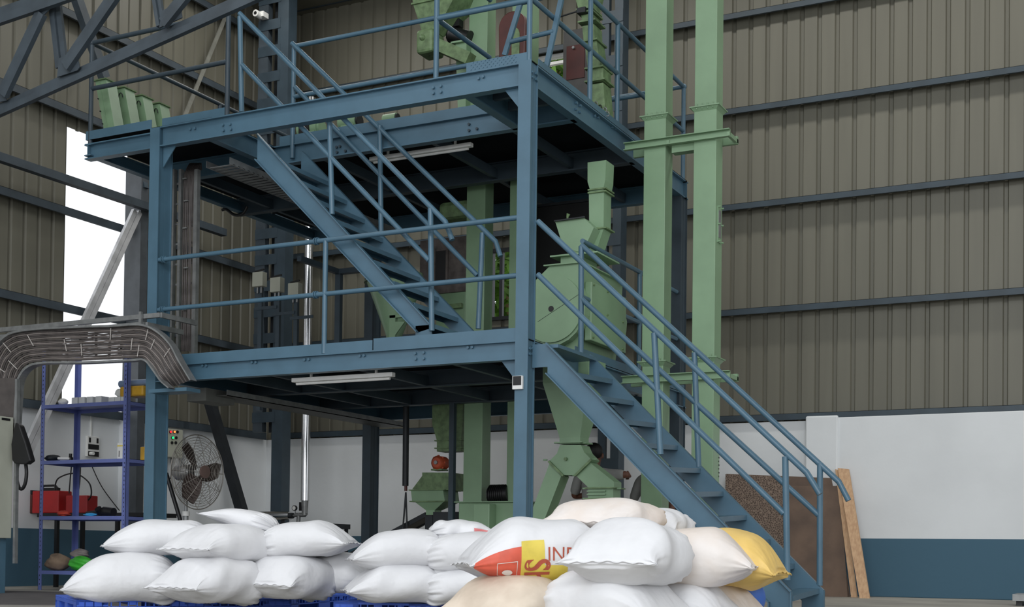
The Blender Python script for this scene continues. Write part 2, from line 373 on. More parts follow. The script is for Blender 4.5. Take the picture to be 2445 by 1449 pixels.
# bolts, pairs and groups of four on the beam webs (measured on the photograph)
yw = Y0 + 0.046; B = []
for (x, y) in ((486, 873), (495, 873), (604, 865), (613, 865), (729, 859), (739, 858), (861, 850), (871, 849), (1119, 830), (1129, 829), (993, 844), (1013, 842), (994, 857), (1013, 856)): B.append(on_y(x, y, yw))
for (x, y) in ((456, 309), (467, 307), (534, 299), (551, 297), (535, 312), (553, 309), (1036, 210), (1054, 206), (1036, 223), (1054, 220), (1144, 188), (1155, 184)): B.append(on_y(x, y, yw))
bolts(plat, B, (0, -1, 0), m=GALV if False else BLUE, r=0.013, h=0.02)
B = []
for (x, y) in ((1374, 246), (1383, 252), (1374, 261), (1383, 268), (1418, 277), (1426, 281), (1460, 304), (1467, 308), (1506, 342), (1513, 347), (1507, 356), (1514, 361), (1269, 172), (1278, 176), (1269, 184), (1278, 190), (1262, 832), (1270, 832), (1262, 845), (1270, 845)): B.append(on_x(x, y, XR - 0.038 if x > 1300 else XR - 0.01))
bolts(plat, B, (1, 0, 0), r=0.013, h=0.02)
B = [on_y(x, y, YI - 0.004) for (x, y) in ((805, 352), (813, 350), (806, 364), (826, 361), (1121, 297), (1121, 312), (1140, 308))]
bolts(plat, B, (0, -1, 0), m=BLUE_OLD, r=0.013, h=0.02)

# ------------------------------------------------------------------ guard rails
PR = 0.0245
def rail_thing(label, loc, posts, rails, m=BLUE, r=PR, elbows=()):
    t = thing('guard_rail', label, 'railing', loc)
    for a, b in posts: MB().tube([a, b], r, 12).build('post', m, t)
    for pts in rails: MB().tube(pts, r * 0.95, 12).build('rail', m, t)
    for p in elbows: MB().ball(p, r * 1.4, r * 1.4, r * 1.4).build('joint', m, t)
    return t
yr = Y0 + 0.03
# lower front rail: two rails from column to column with a post and bolted joints
zt1, zt2 = on_y(1180, 526, yr).z, on_y(1180, 663, yr).z
xj = on_y(757, 580, yr).x; xp = on_y(776, 700, yr).x; xp2 = on_y(1030, 700, yr).x
t = rail_thing('horizontal two-bar blue railing along the lower deck between the two front columns', (xp, yr, ZL),
    [(V(xp, yr, ZL + 0.005), V(xp, yr, zt1))], [[V(XC + 0.12, yr, zt1), V(XR - 0.12, yr, zt1)], [V(XC + 0.12, yr, zt2), V(XR - 0.12, yr, zt2)]])
for x in (on_y(392, 617, yr).x, xj):
    for z in (zt1, zt2):
        f = MB(); f.cyl((x - 0.022, yr, z), (x - 0.012, yr, z), 0.036); f.cyl((x + 0.0, yr, z), (x + 0.01, yr, z), 0.036); f.cyl((x - 0.03, yr + 0.0, z + 0.025), (x + 0.025, yr, z + 0.025), 0.006, n=8)
        f.build('pipe_joint', BLUE, t)
# upper deck, left corner
zt = ZU + 0.98; zm = ZU + 0.5; A = on_y(220, 103, Y0 + 0.04); zt = A.z; xa = A.x; xb = on_y(545, 100, Y0 + 0.04).x
zm = on_y(538, 148, Y0 + 0.04).z; ya = Y0 + 0.04
yb = on_x(525, 245, xa).y
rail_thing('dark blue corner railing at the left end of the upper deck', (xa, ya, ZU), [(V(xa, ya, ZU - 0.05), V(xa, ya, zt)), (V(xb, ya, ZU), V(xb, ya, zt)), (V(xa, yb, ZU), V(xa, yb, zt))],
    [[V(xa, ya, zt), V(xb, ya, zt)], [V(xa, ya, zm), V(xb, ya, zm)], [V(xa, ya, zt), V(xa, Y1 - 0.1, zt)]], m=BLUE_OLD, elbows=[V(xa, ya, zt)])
# upper deck, right part: front, well edge and side
xp = on_y(1042, 100, ya).x; xc = XR - 0.04; zmid = on_y(1042, 45, ya).z; ztp = ZU + 1.1
rail_thing('blue railing on the front edge of the upper landing above the right column', (xp, ya, ZU), [(V(xp, ya, ZU + 0.005), V(xp, ya, ztp)), (V(xc, ya, ZU + 0.0), V(xc, ya, ztp))],
    [[V(xp, ya, zmid), V(xc, ya, zmid)], [V(xp, ya, ztp), V(xc, ya, ztp)], [V(xp, ya, zmid), V(xp, YI, zmid)], [V(xp, ya, ztp), V(xp, YI, ztp)]])
yc = on_x(1541, 234, XR).y
py = [on_x(1408, 245, xc).y, on_x(1473, 297, xc).y, Y1 - 0.03]
zts = on_x(1541, 119, xc).z; zms = on_x(1541, 234, xc).z
rail_thing('blue two-bar railing along the right side of the upper deck behind the bucket elevator', (xc, 12, ZU), [(V(xc, y, ZU + 0.01), V(xc, y, zts)) for y in py],
    [[V(xc, ya, zts), V(xc, Y1 - 0.03, zts)], [V(xc, ya, zms), V(xc, Y1 - 0.03, zms)], [V(xc, yc, zms), V(xc - 0.35, yc, zms)], [V(xc, Y1 - 0.03, zts), V(xc - 1.2, Y1 - 0.03, zts)]], elbows=[V(xc, Y1 - 0.03, zts)])
# far side of the stairwell
yf = YI - 0.03; zf = on_y(707, 110, yf).z; zfm = on_y(714, 229, yf).z; xf = on_y(702, 110, yf).x
rail_thing('blue two-bar railing along the far edge of the stairwell on the upper deck', (xf, yf, ZU), [(V(xf, yf, ZU - 0.15), V(xf, yf, zf))],
    [[V(xf, yf, zf), V(xw1 + 0.6, yf, zf)], [V(xf, yf, zfm), V(XR - 0.6, yf, zfm)]])
# lower deck right side
pa = on_x(1388, 590, xc); yq = pa.y; z1 = on_x(1525, 648, xc).z; z2 = on_x(1517, 766, xc).z; ye = on_x(1527, 700, xc).y
rail_thing('blue side railing of the lower deck right beside the green drum', (xc, yq, ZL), [(V(xc, ye, ZL), V(xc, ye, z1))], [[V(xc, yq + 0.02, z1), V(xc, Y1 - 0.2, z1)], [V(xc, yq + 0.02, z2), V(xc, Y1 - 0.2, z2)]])
# the two slanted bars leaning at the right landing (ladder going up)
lad = thing('ladder', 'blue-grey tubular ladder rising from the upper landing', 'ladder', on_y(1205, 130, 10.5))
pl = [(1205, 132, 1245, 0), (1305, 158, 1340, 0)]
for a in pl: 
    p, q = on_y(a[0], a[1], 10.5), on_y(a[2], a[3], 10.5); p.z = max(p.z, ZU + .01); q2 = p + (q - p) * 2.2
    MB().bar(p, q2, 0.045, 0.03, (0, 1, 0)).build('side_bar', BLUE, lad)
p, q = on_y(1218, 100, 10.5), on_y(1322, 75, 10.5); MB().tube([p, q], 0.022, 10).build('rung', BLUE, lad)
p2 = p + (q - p) * 0.0 + V(0.1, 0, 0.55); dz = V(0.07, 0, 0.33)
MB().tube([p + dz, q + dz], 0.018, 10).build('rung', BLUE, lad)

# ------------------------------------------------------------------ staircases
def stair(label, yn, yfar, top, bot, topf, botf, treads, near, far, mstr=BLUE, foot=0.0):
    """top/bot: (x, z) of the upper edge of the stringer; treads: list of (x, z) front edges"""
    t = thing('staircase', label, 'staircase', (bot[0], (yn + yfar) / 2, max(0, bot[1] - 0.2)))
    d = Vector((bot[0] - top[0], 0, bot[1] - top[1])); L = d.length; d.normalize(); nrm = Vector((d.z, 0, -d.x)); 
    if nrm.z > 0: nrm = -nrm
    h = 0.185
    for y, s in ((yn, -1), (yfar, 1)):
        tp, bt_ = (top, bot) if s < 0 else (topf, botf); T = Vector((tp[0], y, tp[1])); Bp = Vector((bt_[0], y, bt_[1]))
        k = h / abs(d.x) if abs(d.x) > 0.1 else h
        vdrop = h / abs(d.x)
        poly = [T, Bp]
        if foot is not None: poly += [Vector((bt_[0], y, foot)), Vector((bt_[0] - h * 0.95, y, foot)), Vector((bt_[0] - h * 0.95, y, bt_[1] - vdrop + abs(d.z / d.x) * h * 0.95))]
        else: poly += [Vector((bt_[0], y, bt_[1] - 0.03)), Vector((bt_[0] - h * 0.75, y, bt_[1] - 0.06))] 
        poly += [Vector((tp[0], y, tp[1] - vdrop))]
        m = MB(); m.prism(poly, (0, 0.007, 0))
        w = 0.045
        for i in (0, len(poly) - 2) if foot is None else (0, 1, len(poly) - 3, len(poly) - 2):
            a, c = poly[i], poly[(i + 1) % len(poly)]; off = Vector((0, s * w / 2 + (0.007 if s > 0 else 0), 0))
            m.bar(a + off, c + off, w, 0.009, nrm if i != 1 else (1, 0, 0))
        m.build('stringer', mstr, t)
    first = None
    ln = lambda x: top[1] + (bot[1] - top[1]) * (x - top[0]) / (bot[0] - top[0]) - 0.012
    lf = lambda x: topf[1] + (botf[1] - topf[1]) * (x - topf[0]) / (botf[0] - topf[0]) - 0.012
    def slab(m, x0, x1, y0, y1, zn0, zn1, zf0, zf1): m.hexa([V(x0, y0, zn0), V(x1, y0, zn0), V(x1, y1, zf0), V(x0, y1, zf0), V(x0, y0, zn1), V(x1, y0, zn1), V(x1, y1, zf1), V(x0, y1, zf1)])
    for (x, z) in treads:
        zn, zf = ln(x), lf(x)
        if first is None:
            m = MB(); y0, y1 = yn + 0.008, yfar - 0.001
            slab(m, x - 0.17, x, y0, y1, zn - .006, zn, zf - .006, zf); slab(m, x - 0.006, x, y0, y1, zn - .042, zn - .006, zf - .042, zf - .006); slab(m, x - 0.17, x - 0.164, y0, y1, zn - .035, zn - .006, zf - .035, zf - .006)
            first = m.build('tread', mstr, t); fx = (x, zf)
        else: dup(first, (x - fx[0], 0, zf - fx[1]))
    for (posts, rails) in (near, far):
        hr = None
        for pts in rails:
            r = MB().tube(pts, PR, 12).build('handrail', mstr, t)
        for a, b2 in posts: MB().tube([a, b2], PR * 1.05, 12).build('post', mstr, t)
    return t
# lower flight
yn, yfar = 10.09, 10.93
N = lambda x, y: on_y(x, y, yn - 0.02)
Fa = lambda x, y: on_y(x, y, yfar + 0.02)
top = on_y(1308, 820, yn); bot = on_y(1891, 1413, yn)
tr = [Fa(*p) for p in ((1471, 903), (1522, 955), (1573, 1008), (1624, 1060), (1676, 1112), (1731, 1169), (1786, 1225), (1844, 1283), (1905, 1346), (1965, 1402))]
z9 = tr[-1].z; x9 = tr[-1].x; dx = (tr[-1].x - tr[0].x) / 9; dzz = (tr[-1].z - tr[0].z) / 9
trd = [(tr[0].x + dx * i - 0.025, tr[0].z + dzz * i - 0.01) for i in range(10)]
tf_ = (trd[0][0] - 1.1 * dx, trd[0][1] - 1.1 * dzz + .012); bf_ = (trd[-1][0] + .03, trd[-1][1] + .012 + .03 * dzz / dx)
s1 = stair('blue-grey steel staircase from the floor up to the lower deck at the right column', yn, yfar, (top.x, top.z), (bot.x, bot.z), tf_, bf_, trd,
    ([(N(1553, 1) * 0 + N(1577, 1085), N(1562, 795)), (N(1880, 1385), N(1875, 1090))],
     [[N(1284, 528), N(1926, 1128), N(1958, 1180)], [N(1284, 655), N(1872, 1226)]]),
    ([(Fa(1387, 856), Fa(1388, 588)), (Fa(1668, 1115), Fa(1658, 842)), (Fa(1957, 1398), Fa(1958, 1105))],
     [[Fa(1388, 585), Fa(2003, 1150), Fa(2026, 1195)], [Fa(1388, 713), Fa(1955, 1230)]]), foot=0.0)
top_pl = MB().hexa([V(XR - 0.0, yn, top.z - 0.2), V(top.x, yn, top.z - 0.2), V(top.x, yn + 0.007, top.z - 0.2), V(XR, yn + 0.007, top.z - 0.2), V(XR, yn, top.z), V(top.x, yn, top.z), V(top.x, yn + 0.007, top.z), V(XR, yn + 0.007, top.z)])
top_pl.build('end_plate', BLUE, s1)
MB().box((XR, yn + .01, trd[0][1] - dzz - 0.03), (trd[0][0] - dx + 0.05, yfar, trd[0][1] - dzz)).build('tread', BLUE, s1)
# upper flight
yn2, yf2 = 10.15, 10.97
N2 = lambda x, y: on_y(x, y, yn2 - 0.02)
F2 = lambda x, y: on_y(x, y, yf2 + 0.02)
top = on_y(615, 318, yn2); bot = on_y(1031, 775, yn2)
a1 = F2(917.5, 570.5); a2 = F2(1097, 759.6)
dx2 = trd[1][0] - trd[0][0]; dz2 = trd[1][1] - trd[0][1]
nst = 4; dxs = (a2.x - a1.x) / nst; dzs = (a2.z - a1.z) / nst
trd2 = []
k = -12
while k < 14:
    x, z = a1.x + dxs * k, a1.z + dzs * k
    if ZL + 0.08 < z < ZU - 0.08 and x > top.x + 0.1: trd2.append((x, z))
    k += 1
sl2 = dzs / dxs; tf2 = (a1.x + (ZU - .12 - a1.z) / sl2, ZU - .12 + .012); bf2 = (bot.x + .06, a1.z + sl2 * (bot.x + .06 - a1.x) + .012)
s2 = stair('blue-grey steel staircase between the lower deck and the upper deck', yn2, yf2, (top.x, top.z), (bot.x, bot.z), tf2, bf2, trd2,
    ([(N2(577, 268), N2(573, 40)), (N2(793, 512), N2(786, 250)), (N2(1031, 790), N2(1028, 498))],
     [[N2(572, 32), N2(1064, 530), N2(1080, 573)], [N2(578, 155), N2(1025, 622)]]),
    ([(F2(910, 560), F2(907, 300)), (F2(1142, 785), F2(1152, 556))],
     [[F2(697, 103), F2(1184, 577), F2(1195, 612)], [F2(704, 208), F2(1140, 658)]]), foot=None)
MB().box((bot.x - 0.19, yn2 - 0.05, ZL + 0.008), (bot.x + 0.02, yf2 + 0.05, ZL + 0.02)).build('foot_plate', BLUE, s2)
m = MB(); m.box((bot.x - 0.17, yn2, ZL + 0.02), (bot.x, yn2 + 0.007, bot.z)); m.box((bot.x - 0.17, yf2, ZL + 0.02), (bot.x, yf2 + 0.007, bot.z)); m.build('foot_bracket', BLUE, s2)
# ------------------------------------------------------------------ green machinery
def flange(c, hx, hy, t=0.02, out=0.035):
    """angle-iron flange ring round a duct of half size hx, hy at centre c"""
    m = MB(); x, y, z = c
    m.box((x - hx - out, y - hy - out, z), (x + hx + out, y - hy, z + t)); m.box((x - hx - out, y + hy, z), (x + hx + out, y + hy + out, z + t))
    m.box((x - hx - out, y - hy, z), (x - hx, y + hy, z + t)); m.box((x + hx, y - hy, z), (x + hx + out, y + hy, z + t)); return m
def leg(parent, x, y, w, d, z0, z1, m=GREEN, joints=()):
    b = MB(); zs = [z0] + sorted(joints) + [z1]
    for i in range(len(zs) - 1):
        k = 0.0 if i % 2 == 0 else 0.003
        b.box((x - k, y - k, zs[i]), (x + w + k, y + d + k, zs[i + 1]))
    lc = b.build('leg_casing', m, parent, bevel=0.004)
    for z in joints:
        f = flange((x + w / 2, y + d / 2, z - 0.012), w / 2, d / 2, 0.012, 0.04)
        cs = [(x + w / 2, y + d / 2, z - 0.012)]
        # sloping skirt under the ring
        f.loft([[V(x + sx * 1, y + sy, z - 0.05) for sx, sy in ((0, 0), (w, 0), (w, d), (0, d))], [V(x + sx, y + sy, z - 0.012) for sx, sy in ((-0.03, -0.03), (w + 0.03, -0.03), (w + 0.03, d + 0.03), (-0.03, d + 0.03))]])
        fo = f.build('flange', m, parent)
        first = None
        for i in range(4):
            q = V(x + w * (i + 0.5) / 4, y - 0.02, z - 0.03)
            if first is None: first = MB().cyl(q, q + V(0, 0, 0.055), 0.006, n=6).build('bolt', m, fo); f0 = q
            else: dup(first, q - f0)
    return lc
YE = 12.1
el = thing('bucket_elevator', 'tall pale green double-leg bucket elevator standing right of the platform', 'elevator', (on_y(1600, 1240, YE).x, YE + .1, 0))
xa1, xb1 = on_y(1537, 500, YE).x, on_y(1587, 500, YE).x; xa2, xb2 = on_y(1656, 500, YE).x, on_y(1708, 500, YE).x
w = (xb1 - xa1 + xb2 - xa2) / 2; dd = 0.3
zj1, zj2 = on_y(1565, 275, YE).z, on_y(1560, 862, YE).z
zk1, zk2 = on_y(1690, 252, YE).z, on_y(1690, 852, YE).z
def tilt(o): return o
leg(el, xa1, YE, w, 0.2, 0.35, 8.2, joints=(zj1, zj2)); leg(el, xa2, YE, w, 0.2, 0.35, 8.2, joints=(zk1, zk2))
MB().box((xa1 - 0.04, YE - 0.04, 0), (xb2 + 0.06, YE + 0.3, 0.36)).build('boot', GREEN, el, bevel=0.01)
for (pa_, pb_, hh) in (((1517, 345), (1733, 308), 0.075), ((1505, 905), (1733, 893), 0.075)):
    z = on_y(*pa_, YE - 0.06).z; xl, xr_ = XR + 0.02, on_y(1740, pb_[1], YE - .06).x
    m = MB(); m.box((xl, YE - 0.012, z - hh / 2), (xr_, YE - 0.006, z + hh / 2)); m.box((xl, YE - 0.055, z + hh / 2 - 0.008), (xr_, YE - 0.012, z + hh / 2)); m.box((xl, YE - 0.055, z - hh / 2), (xr_, YE - 0.012, z - hh / 2 + 0.008))
    m.build('cross_channel', GREEN, el)
    m = MB(); m.box((xl, YE + 0.215, z - hh / 2), (xr_, YE + 0.255, z + hh / 2)); m.build('cross_channel', GREEN, el)
    for xx in (xb1 + 0.02, xr_ - 0.03):
        MB().box((xx, YE - 0.03, z - 0.03), (xx + 0.03, YE + 0.25, z + 0.01)).build('tie_bar', GREEN, el)
MB().box((xb1 + 0.06, YE + 0.02, on_y(1650, 345, YE).z - 0.05), (xa2, YE + 0.12, on_y(1650, 345, YE).z + 0.03)).build('spacer_box', GREEN, el)
# inspection window on the right leg side
xs = xb2 + 0.002; zt_, zb_ = on_x(1722, 498, xs).z, on_x(1722, 585, xs).z
m = MB(); m.box((xs, YE + 0.05, zb_), (xs + 0.012, YE + 0.15, zt_)); 
iw = m.build('inspection_door', GREEN, el); 
g = MB(); g.box((xs + 0.012, YE + 0.065, zb_ + 0.05), (xs + 0.014, YE + 0.135, zt_ - 0.04)); g.build('window_pane', GALV, iw)
first = None
for yy in (YE + 0.055, YE + 0.145):
    for zz in (zb_ + 0.01, (zb_ + zt_) / 2, zt_ - 0.01):
        if first is None: first = MB().cyl((xs + 0.01, yy, zz), (xs + 0.035, yy, zz), 0.009, n=8).build('wing_nut', GREEN, iw); f0 = (yy, zz)
        else: dup(first, (0, yy - f0[0], zz - f0[1]))
# stencilled letters low on the right leg (illegible marks in the photograph: small dark dashes)
m = MB(); 
for i, zz in enumerate((0.0, 0.03, 0.07, 0.1, 0.14, 0.17)):
    q = on_x(1717, 1092 + i * 9, xs + 0.001); m.box((xs, q.y - 0.012, q.z - 0.008), (xs + 0.002, q.y + 0.012 - (i % 2) * .01, q.z + 0.006))
m.build('stencil_mark', BLACK, el)

# rear bucket elevator inside the platform
YR = 12.75
e2 = thing('bucket_elevator', 'green double-leg bucket elevator rising through both decks behind the right front column', 'elevator', (on_y(1150, 1240, YR).x, YR + .1, 0))
x1_, x2_ = on_y(1113, 600, YR).x, on_y(1157, 600, YR).x; w2 = x2_ - x1_; x3_ = on_y(1216, 600, YR).x
leg(e2, x1_, YR, w2, 0.2, 0.4, 8.0, GREEN); leg(e2, x3_, YR, w2, 0.2, 0.4, 8.0, GREEN)
zbt = on_y(1150, 1200, YR).z
MB().box((x1_ - 0.03, YR - 0.04, 0), (x3_ + w2 + 0.03, YR + 0.26, zbt)).build('boot', GREEN, e2, bevel=0.008)
m = MB(); m.box((x1_ - 0.07, YR - 0.08, zbt), (x3_ + w2 + 0.06, YR + 0.3, zbt + 0.012)); m.build('flange', GREEN, e2)
bxx = on_y(1140, 1230, YR - .1).x
MB().box((bxx, YR - 0.2, 0), (bxx + 0.2, YR - 0.04, zbt - 0.02)).build('boot_inlet', GREEN, e2, bevel=0.008)
m = MB(); q = on_y(1185, 1180, YR)
m.tube([V(q.x - 0.1, YR + 0.05, q.z - 0.01), V(q.x + 0.14, YR + 0.05, q.z + 0.01)], 0.1, 18)
mo = m.build('drive_motor', BLACK, e2)
m = MB()
for i in range(8): m.tube([V(q.x - 0.09 + i * 0.025, YR + 0.05, q.z), V(q.x - 0.083 + i * 0.025, YR + 0.05, q.z)], 0.112, 18)
m.build('cooling_fin', BLACK, mo)
# its dark red belt guard on the upper deck
YG = 12.3
bgd = thing('belt_guard', 'maroon rounded belt guard on the upper deck between the green legs', 'guard', on_y(1215, 140, YG))
c1, c2 = on_y(1222, 62, YG), on_y(1222, 112, YG); r1, r2 = 0.16, 0.13; ring = []
for i in range(25):
    a = math.pi * i / 24; ring.append((c1.x + r1 * math.cos(a), c1.z + r1 * math.sin(a)))
for i in range(25):
    a = math.pi + math.pi * i / 24; ring.append((c2.x + r2 * math.cos(a), min(c1.z, ZU + 0.16) - 0.0 + r2 * 0.6 * math.sin(a)))
MB().prism([V(x, YG, z) for x, z in ring], (0, 0.12, 0)).build('guard_cover', MAROON, bgd, bevel=0.01)
m = MB(); m.prism([V(c1.x + (x - c1.x) * 0.3 + 0.05, YG - 0.006, c1.z - 0.12 + (z - c1.z) * 0.55) for x, z in ring], (0, 0.004, 0)); m.build('guard_opening', GREEN_D, bgd)
MB().box((c1.x - 0.05, YG + 0.01, ZU + 0.01), (c1.x + 0.05, YG + 0.1, ZU + 0.2)).build('guard_foot', MAROON, bgd)

# hopper with rotary valve and inclined screw, upper deck
YH = 12.4
hp = thing('feed_hopper', 'green tapered hopper ending in a rounded valve box above the upper deck', 'hopper', on_y(1020, 120, YH))
def quad_ring(xa, xb, y0, y1, z): return [V(xa, y0, z), V(xb, y0, z), V(xb, y1, z), V(xa, y1, z)]
pt = [on_y(975, -60, YH), on_y(1120, -60, YH), on_y(987, 12, YH), on_y(1085, 12, YH), on_y(1004, 78, YH), on_y(1036, 78, YH)]
MB().loft([quad_ring(pt[0].x, pt[1].x, YH, YH + 0.5, pt[0].z), quad_ring(pt[2].x, pt[3].x, YH, YH + 0.46, pt[2].z), quad_ring(pt[4].x, pt[5].x, YH + 0.05, YH + 0.22, pt[4].z)][::-1]).build('hopper_body', GREEN_D, hp)
m = MB(); m.box((pt[2].x - 0.02, YH - 0.02, pt[2].z), (pt[3].x + 0.02, YH, pt[2].z + 0.02)); m.build('flange', GREEN_D, hp)
a, bq = on_y(995, 73, YH), on_y(1034, 122, YH)
vb = MB().box((a.x, YH - 0.02, bq.z), (bq.x, YH + 0.26, a.z)).build('valve_box', GREEN_D, hp, bevel=0.035)
cq = on_y(1009, 90, YH - 0.02); MB().tube([cq, cq + V(0, -0.02, 0), cq + V(0, -0.035, 0)], [0.035, 0.03, 0.012], 14).build('shaft_cap', GREEN_D, vb)
p, q = on_y(1045, 108, YH + 0.1), on_y(1105, 146, YH + 0.1); q.z = max(q.z, ZU + 0.09)
MB().bar(p, q + V(0.1, 0, -0.0), 0.14, 0.13).build('inclined_chute', GREEN_D, hp)
MB().tube([on_y(1026, 122, YH + .1), on_y(1026, 134, YH + .1)], 0.006, 6).build('drain_pipe', BLACK, hp)
mt = thing('electric_motor', 'black electric motor with fan cowl beside the green leg on the upper deck', 'motor', on_y(1100, 110, 12.7))
p, q = on_y(1075, 82, 12.7), on_y(1122, 92, 12.7)
MB().tube([p, p.lerp(q, 0.1), p.lerp(q, 0.12), q], [0.085, 0.1, 0.085, 0.085], 16).build('motor_body', BLACK, mt)
MB().box((p.x + 0.05, 12.65, p.z + 0.06), (p.x + 0.14, 12.75, p.z + 0.14)).build('terminal_box', BLACK, mt)
g2 = on_y(1105, 108, 12.7); m = MB(); m.box((g2.x - 0.1, 12.6, g2.z), (g2.x + 0.1, 12.8, g2.z + 0.02)); m.prism([V(g2.x - 0.06, 12.64, g2.z), V(g2.x + 0.08, 12.64, g2.z), V(g2.x + 0.08, 12.64, ZU + 0.01), V(g2.x + 0.02, 12.64, ZU + 0.01)], (0, 0.12, 0)); m.build('bracket', GREEN, mt)
# valve stack and cabinet at the right side of the upper deck
YV = 11.7
vs = thing('duct_stack', 'soiled pale green stack of flanged duct sections beside the right railing of the upper deck', 'duct', on_y(1435, 260, YV))
def sect(y0, y1, xa0, xb0, xa1, xb1, name='duct_section', Y=YV, d=0.2, m=GREEN_D, par=None, dy=0.0):
    """duct whose front face runs from (xa0..xb0, y0) to (xa1..xb1, y1) in photograph measures on plane Y"""
    A, B2, C2, D2 = on_y(xa0, y0, Y), on_y(xb0, y0, Y), on_y(xa1, y1, Y), on_y(xb1, y1, Y); z0, z1 = (A.z + B2.z) / 2, (C2.z + D2.z) / 2
    return MB().loft([[V(C2.x, Y, z1), V(D2.x, Y, z1), V(D2.x, Y + d, z1), V(C2.x, Y + d, z1)], [V(A.x, Y, z0), V(B2.x, Y, z0), V(B2.x, Y + d, z0), V(A.x, Y + d, z0)]]).build(name, m, par)
sect(-40, 22, 1365, 1430, 1382, 1412, par=vs); sect(34, 52, 1388, 1414, 1390, 1412, par=vs)
sect(60, 100, 1390, 1418, 1394, 1420, par=vs); sect(100, 165, 1396, 1424, 1404, 1434, par=vs); sect(165, 196, 1402, 1440, 1402, 1440, par=vs); 
sect(200, 275, 1408, 1440, 1412, 1446, par=vs)
for (y, xa, xb) in ((24, 1378, 1416), (32, 1380, 1418), (54, 1382, 1424), (100, 1390, 1428), (165, 1398, 1442), (196, 1398, 1446)):
    A, B2 = on_y(xa, y, YV), on_y(xb, y, YV); MB().box((A.x, YV - 0.03, A.z - 0.012), (B2.x, YV + 0.23, A.z + 0.004)).build('flange', GREEN_D, vs)
A = on_y(1381, 30, YV - 0.02); m = MB().box((A.x, YV - 0.06, A.z - 0.02), (A.x + 0.09, YV, A.z + 0.03)); sl = m.build('slide_gate', DARKST, vs)
MB().tube([A + V(0, -0.03, 0), A + V(-0.18, -0.03, -0.02)], 0.008, 8).build('gate_rod', DARKST, sl)
for i, (x, y) in enumerate(((1430, 248), (1440, 256), (1452, 262), (1436, 262), (1458, 272))):
    p = on_y(x - 8, y, YV - 0.02); MB().tube([p + V(0.02 * math.cos(a), -0.005 * math.sin(a * 2), 0.022 * math.sin(a)) for a in [k * math.pi / 5 for k in range(11)]], 0.005, 6).build('cable_loop', BLACK if i % 2 else GALV, vs)
YCb = 12.9
cb = thing('control_cabinet', 'grey cabinet with maroon panel on the upper deck left of the green duct stack', 'cabinet', on_y(1370, 220, YCb))
A, B2 = on_y(1345, 75, YCb), on_y(1402, 222, YCb); 
MB().box((A.x, YCb, ZU + 0.008), (B2.x, YCb + 0.4, A.z)).build('cabinet_body', mat('grey_cabinet_paint', (86, 84, 82), 0.5), cb, bevel=0.006)
A, B2 = on_y(1354, 112, YCb), on_y(1396, 185, YCb); dr = MB().box((A.x, YCb - 0.012, B2.z), (B2.x, YCb, A.z)).build('panel_door', MAROON, cb)
A = on_y(1371, 115, YCb - .012); MB().cyl(A, A + V(0, -0.03, 0), 0.015).build('knob', GALV, dr)

# drum machine on the lower deck
YM = 11.25
dm = thing('drum_screen', 'big pale green drum housing with round end cover standing on the lower deck', 'machine', on_y(1340, 830, YM))
ZLT = ZL + 0.008
cc = on_y(1318, 738, YM)
hx0, hx1 = on_y(1205, 785, YM).x, on_y(1398, 700, YM).x
cx_ = (hx0 + hx1) / 2
tz = on_y(1350, 632, YM).z; yb_ = on_x(1518, 700, XR - 0.15).y
R0 = 0.345
tl, trr = on_y(1312, 640, YM).x, on_y(1386, 625, YM).x
prof = [(tl, tz), (trr, tz)]
cz = ZLT + R0 + 0.03
for i in range(17):
    a = math.radians(35) - math.radians(250) * i / 16; prof.append((cc.x + R0 * math.cos(a) , cc.z + R0 * math.sin(a) * 1.02))
prof = [p for p in prof if p[1] > ZLT - 0.5]
DL = 1.05
hb = MB().prism([V(x, YM, max(z, ZLT)) for x, z in prof], (0, DL, 0)).build('housing', GREEN, dm)
m = MB(); m.tube([cc + V(0, -0.02, 0), cc + V(0, 0.0, 0)], R0 * 0.93, 48); rc = m.build('round_cover', GREEN, dm)
MB().cyl(cc + V(0, -0.024, 0), cc + V(0, -0.02, 0), 0.028, n=20).build('shaft_hole', BLACK, rc)
p, q = on_y(1284, 768, YM - 0.021), on_y(1386, 700, YM - 0.021); MB().bar(p, q, 0.003, 0.003, (0, -1, 0)).build('cover_joint', DARKST, rc)
m = MB(); m.box((tl - 0.05, YM - 0.03, tz), (trr + 0.04, YM + DL + 0.05, tz + 0.012)); m.build('top_flange', GREEN, dm)
# base skirt under the drum
m = MB(); m.loft([quad_ring(hx0, XR - 0.16, YM + 0.1, YM + DL, ZLT), quad_ring(cc.x - 0.25, cc.x + 0.25, YM + 0.1, YM + DL, cc.z - 0.15)]); m.build('base_frame', GREEN, dm)
# right side panel with bolts
first = None
xr2 = cc.x + R0
sp = MB().box((xr2 - 0.06, YM + 0.12, cc.z - 0.3), (xr2 + 0.012, YM + DL - 0.05, cc.z + 0.26)).build('side_panel', GREEN, dm, bevel=0.01)
for yy in (YM + 0.16, YM + 0.5, YM + 0.9):
    for zz in (-0.27, 0.0, 0.23):
        q = V(xr2 + 0.012, yy, cc.z + zz)
        if first is None: first = MB().cyl(q, q + V(0.015, 0, 0), 0.01, n=6).build('bolt', GREEN_D, sp); f0 = q
        else: dup(first, q - f0)
m = MB(); m.box((tl + 0.07, YM + 0.1, tz + 0.012), (trr - 0.05, YM + 0.5, tz + 0.1)); m.build('inlet_neck', GREEN, dm)
m = MB(); m.box((tl - 0.02, YM + 0.05, tz + 0.1), (trr + 0.15, YM + 0.6, tz + 0.115)); m.build('inlet_flange', GREEN, dm)
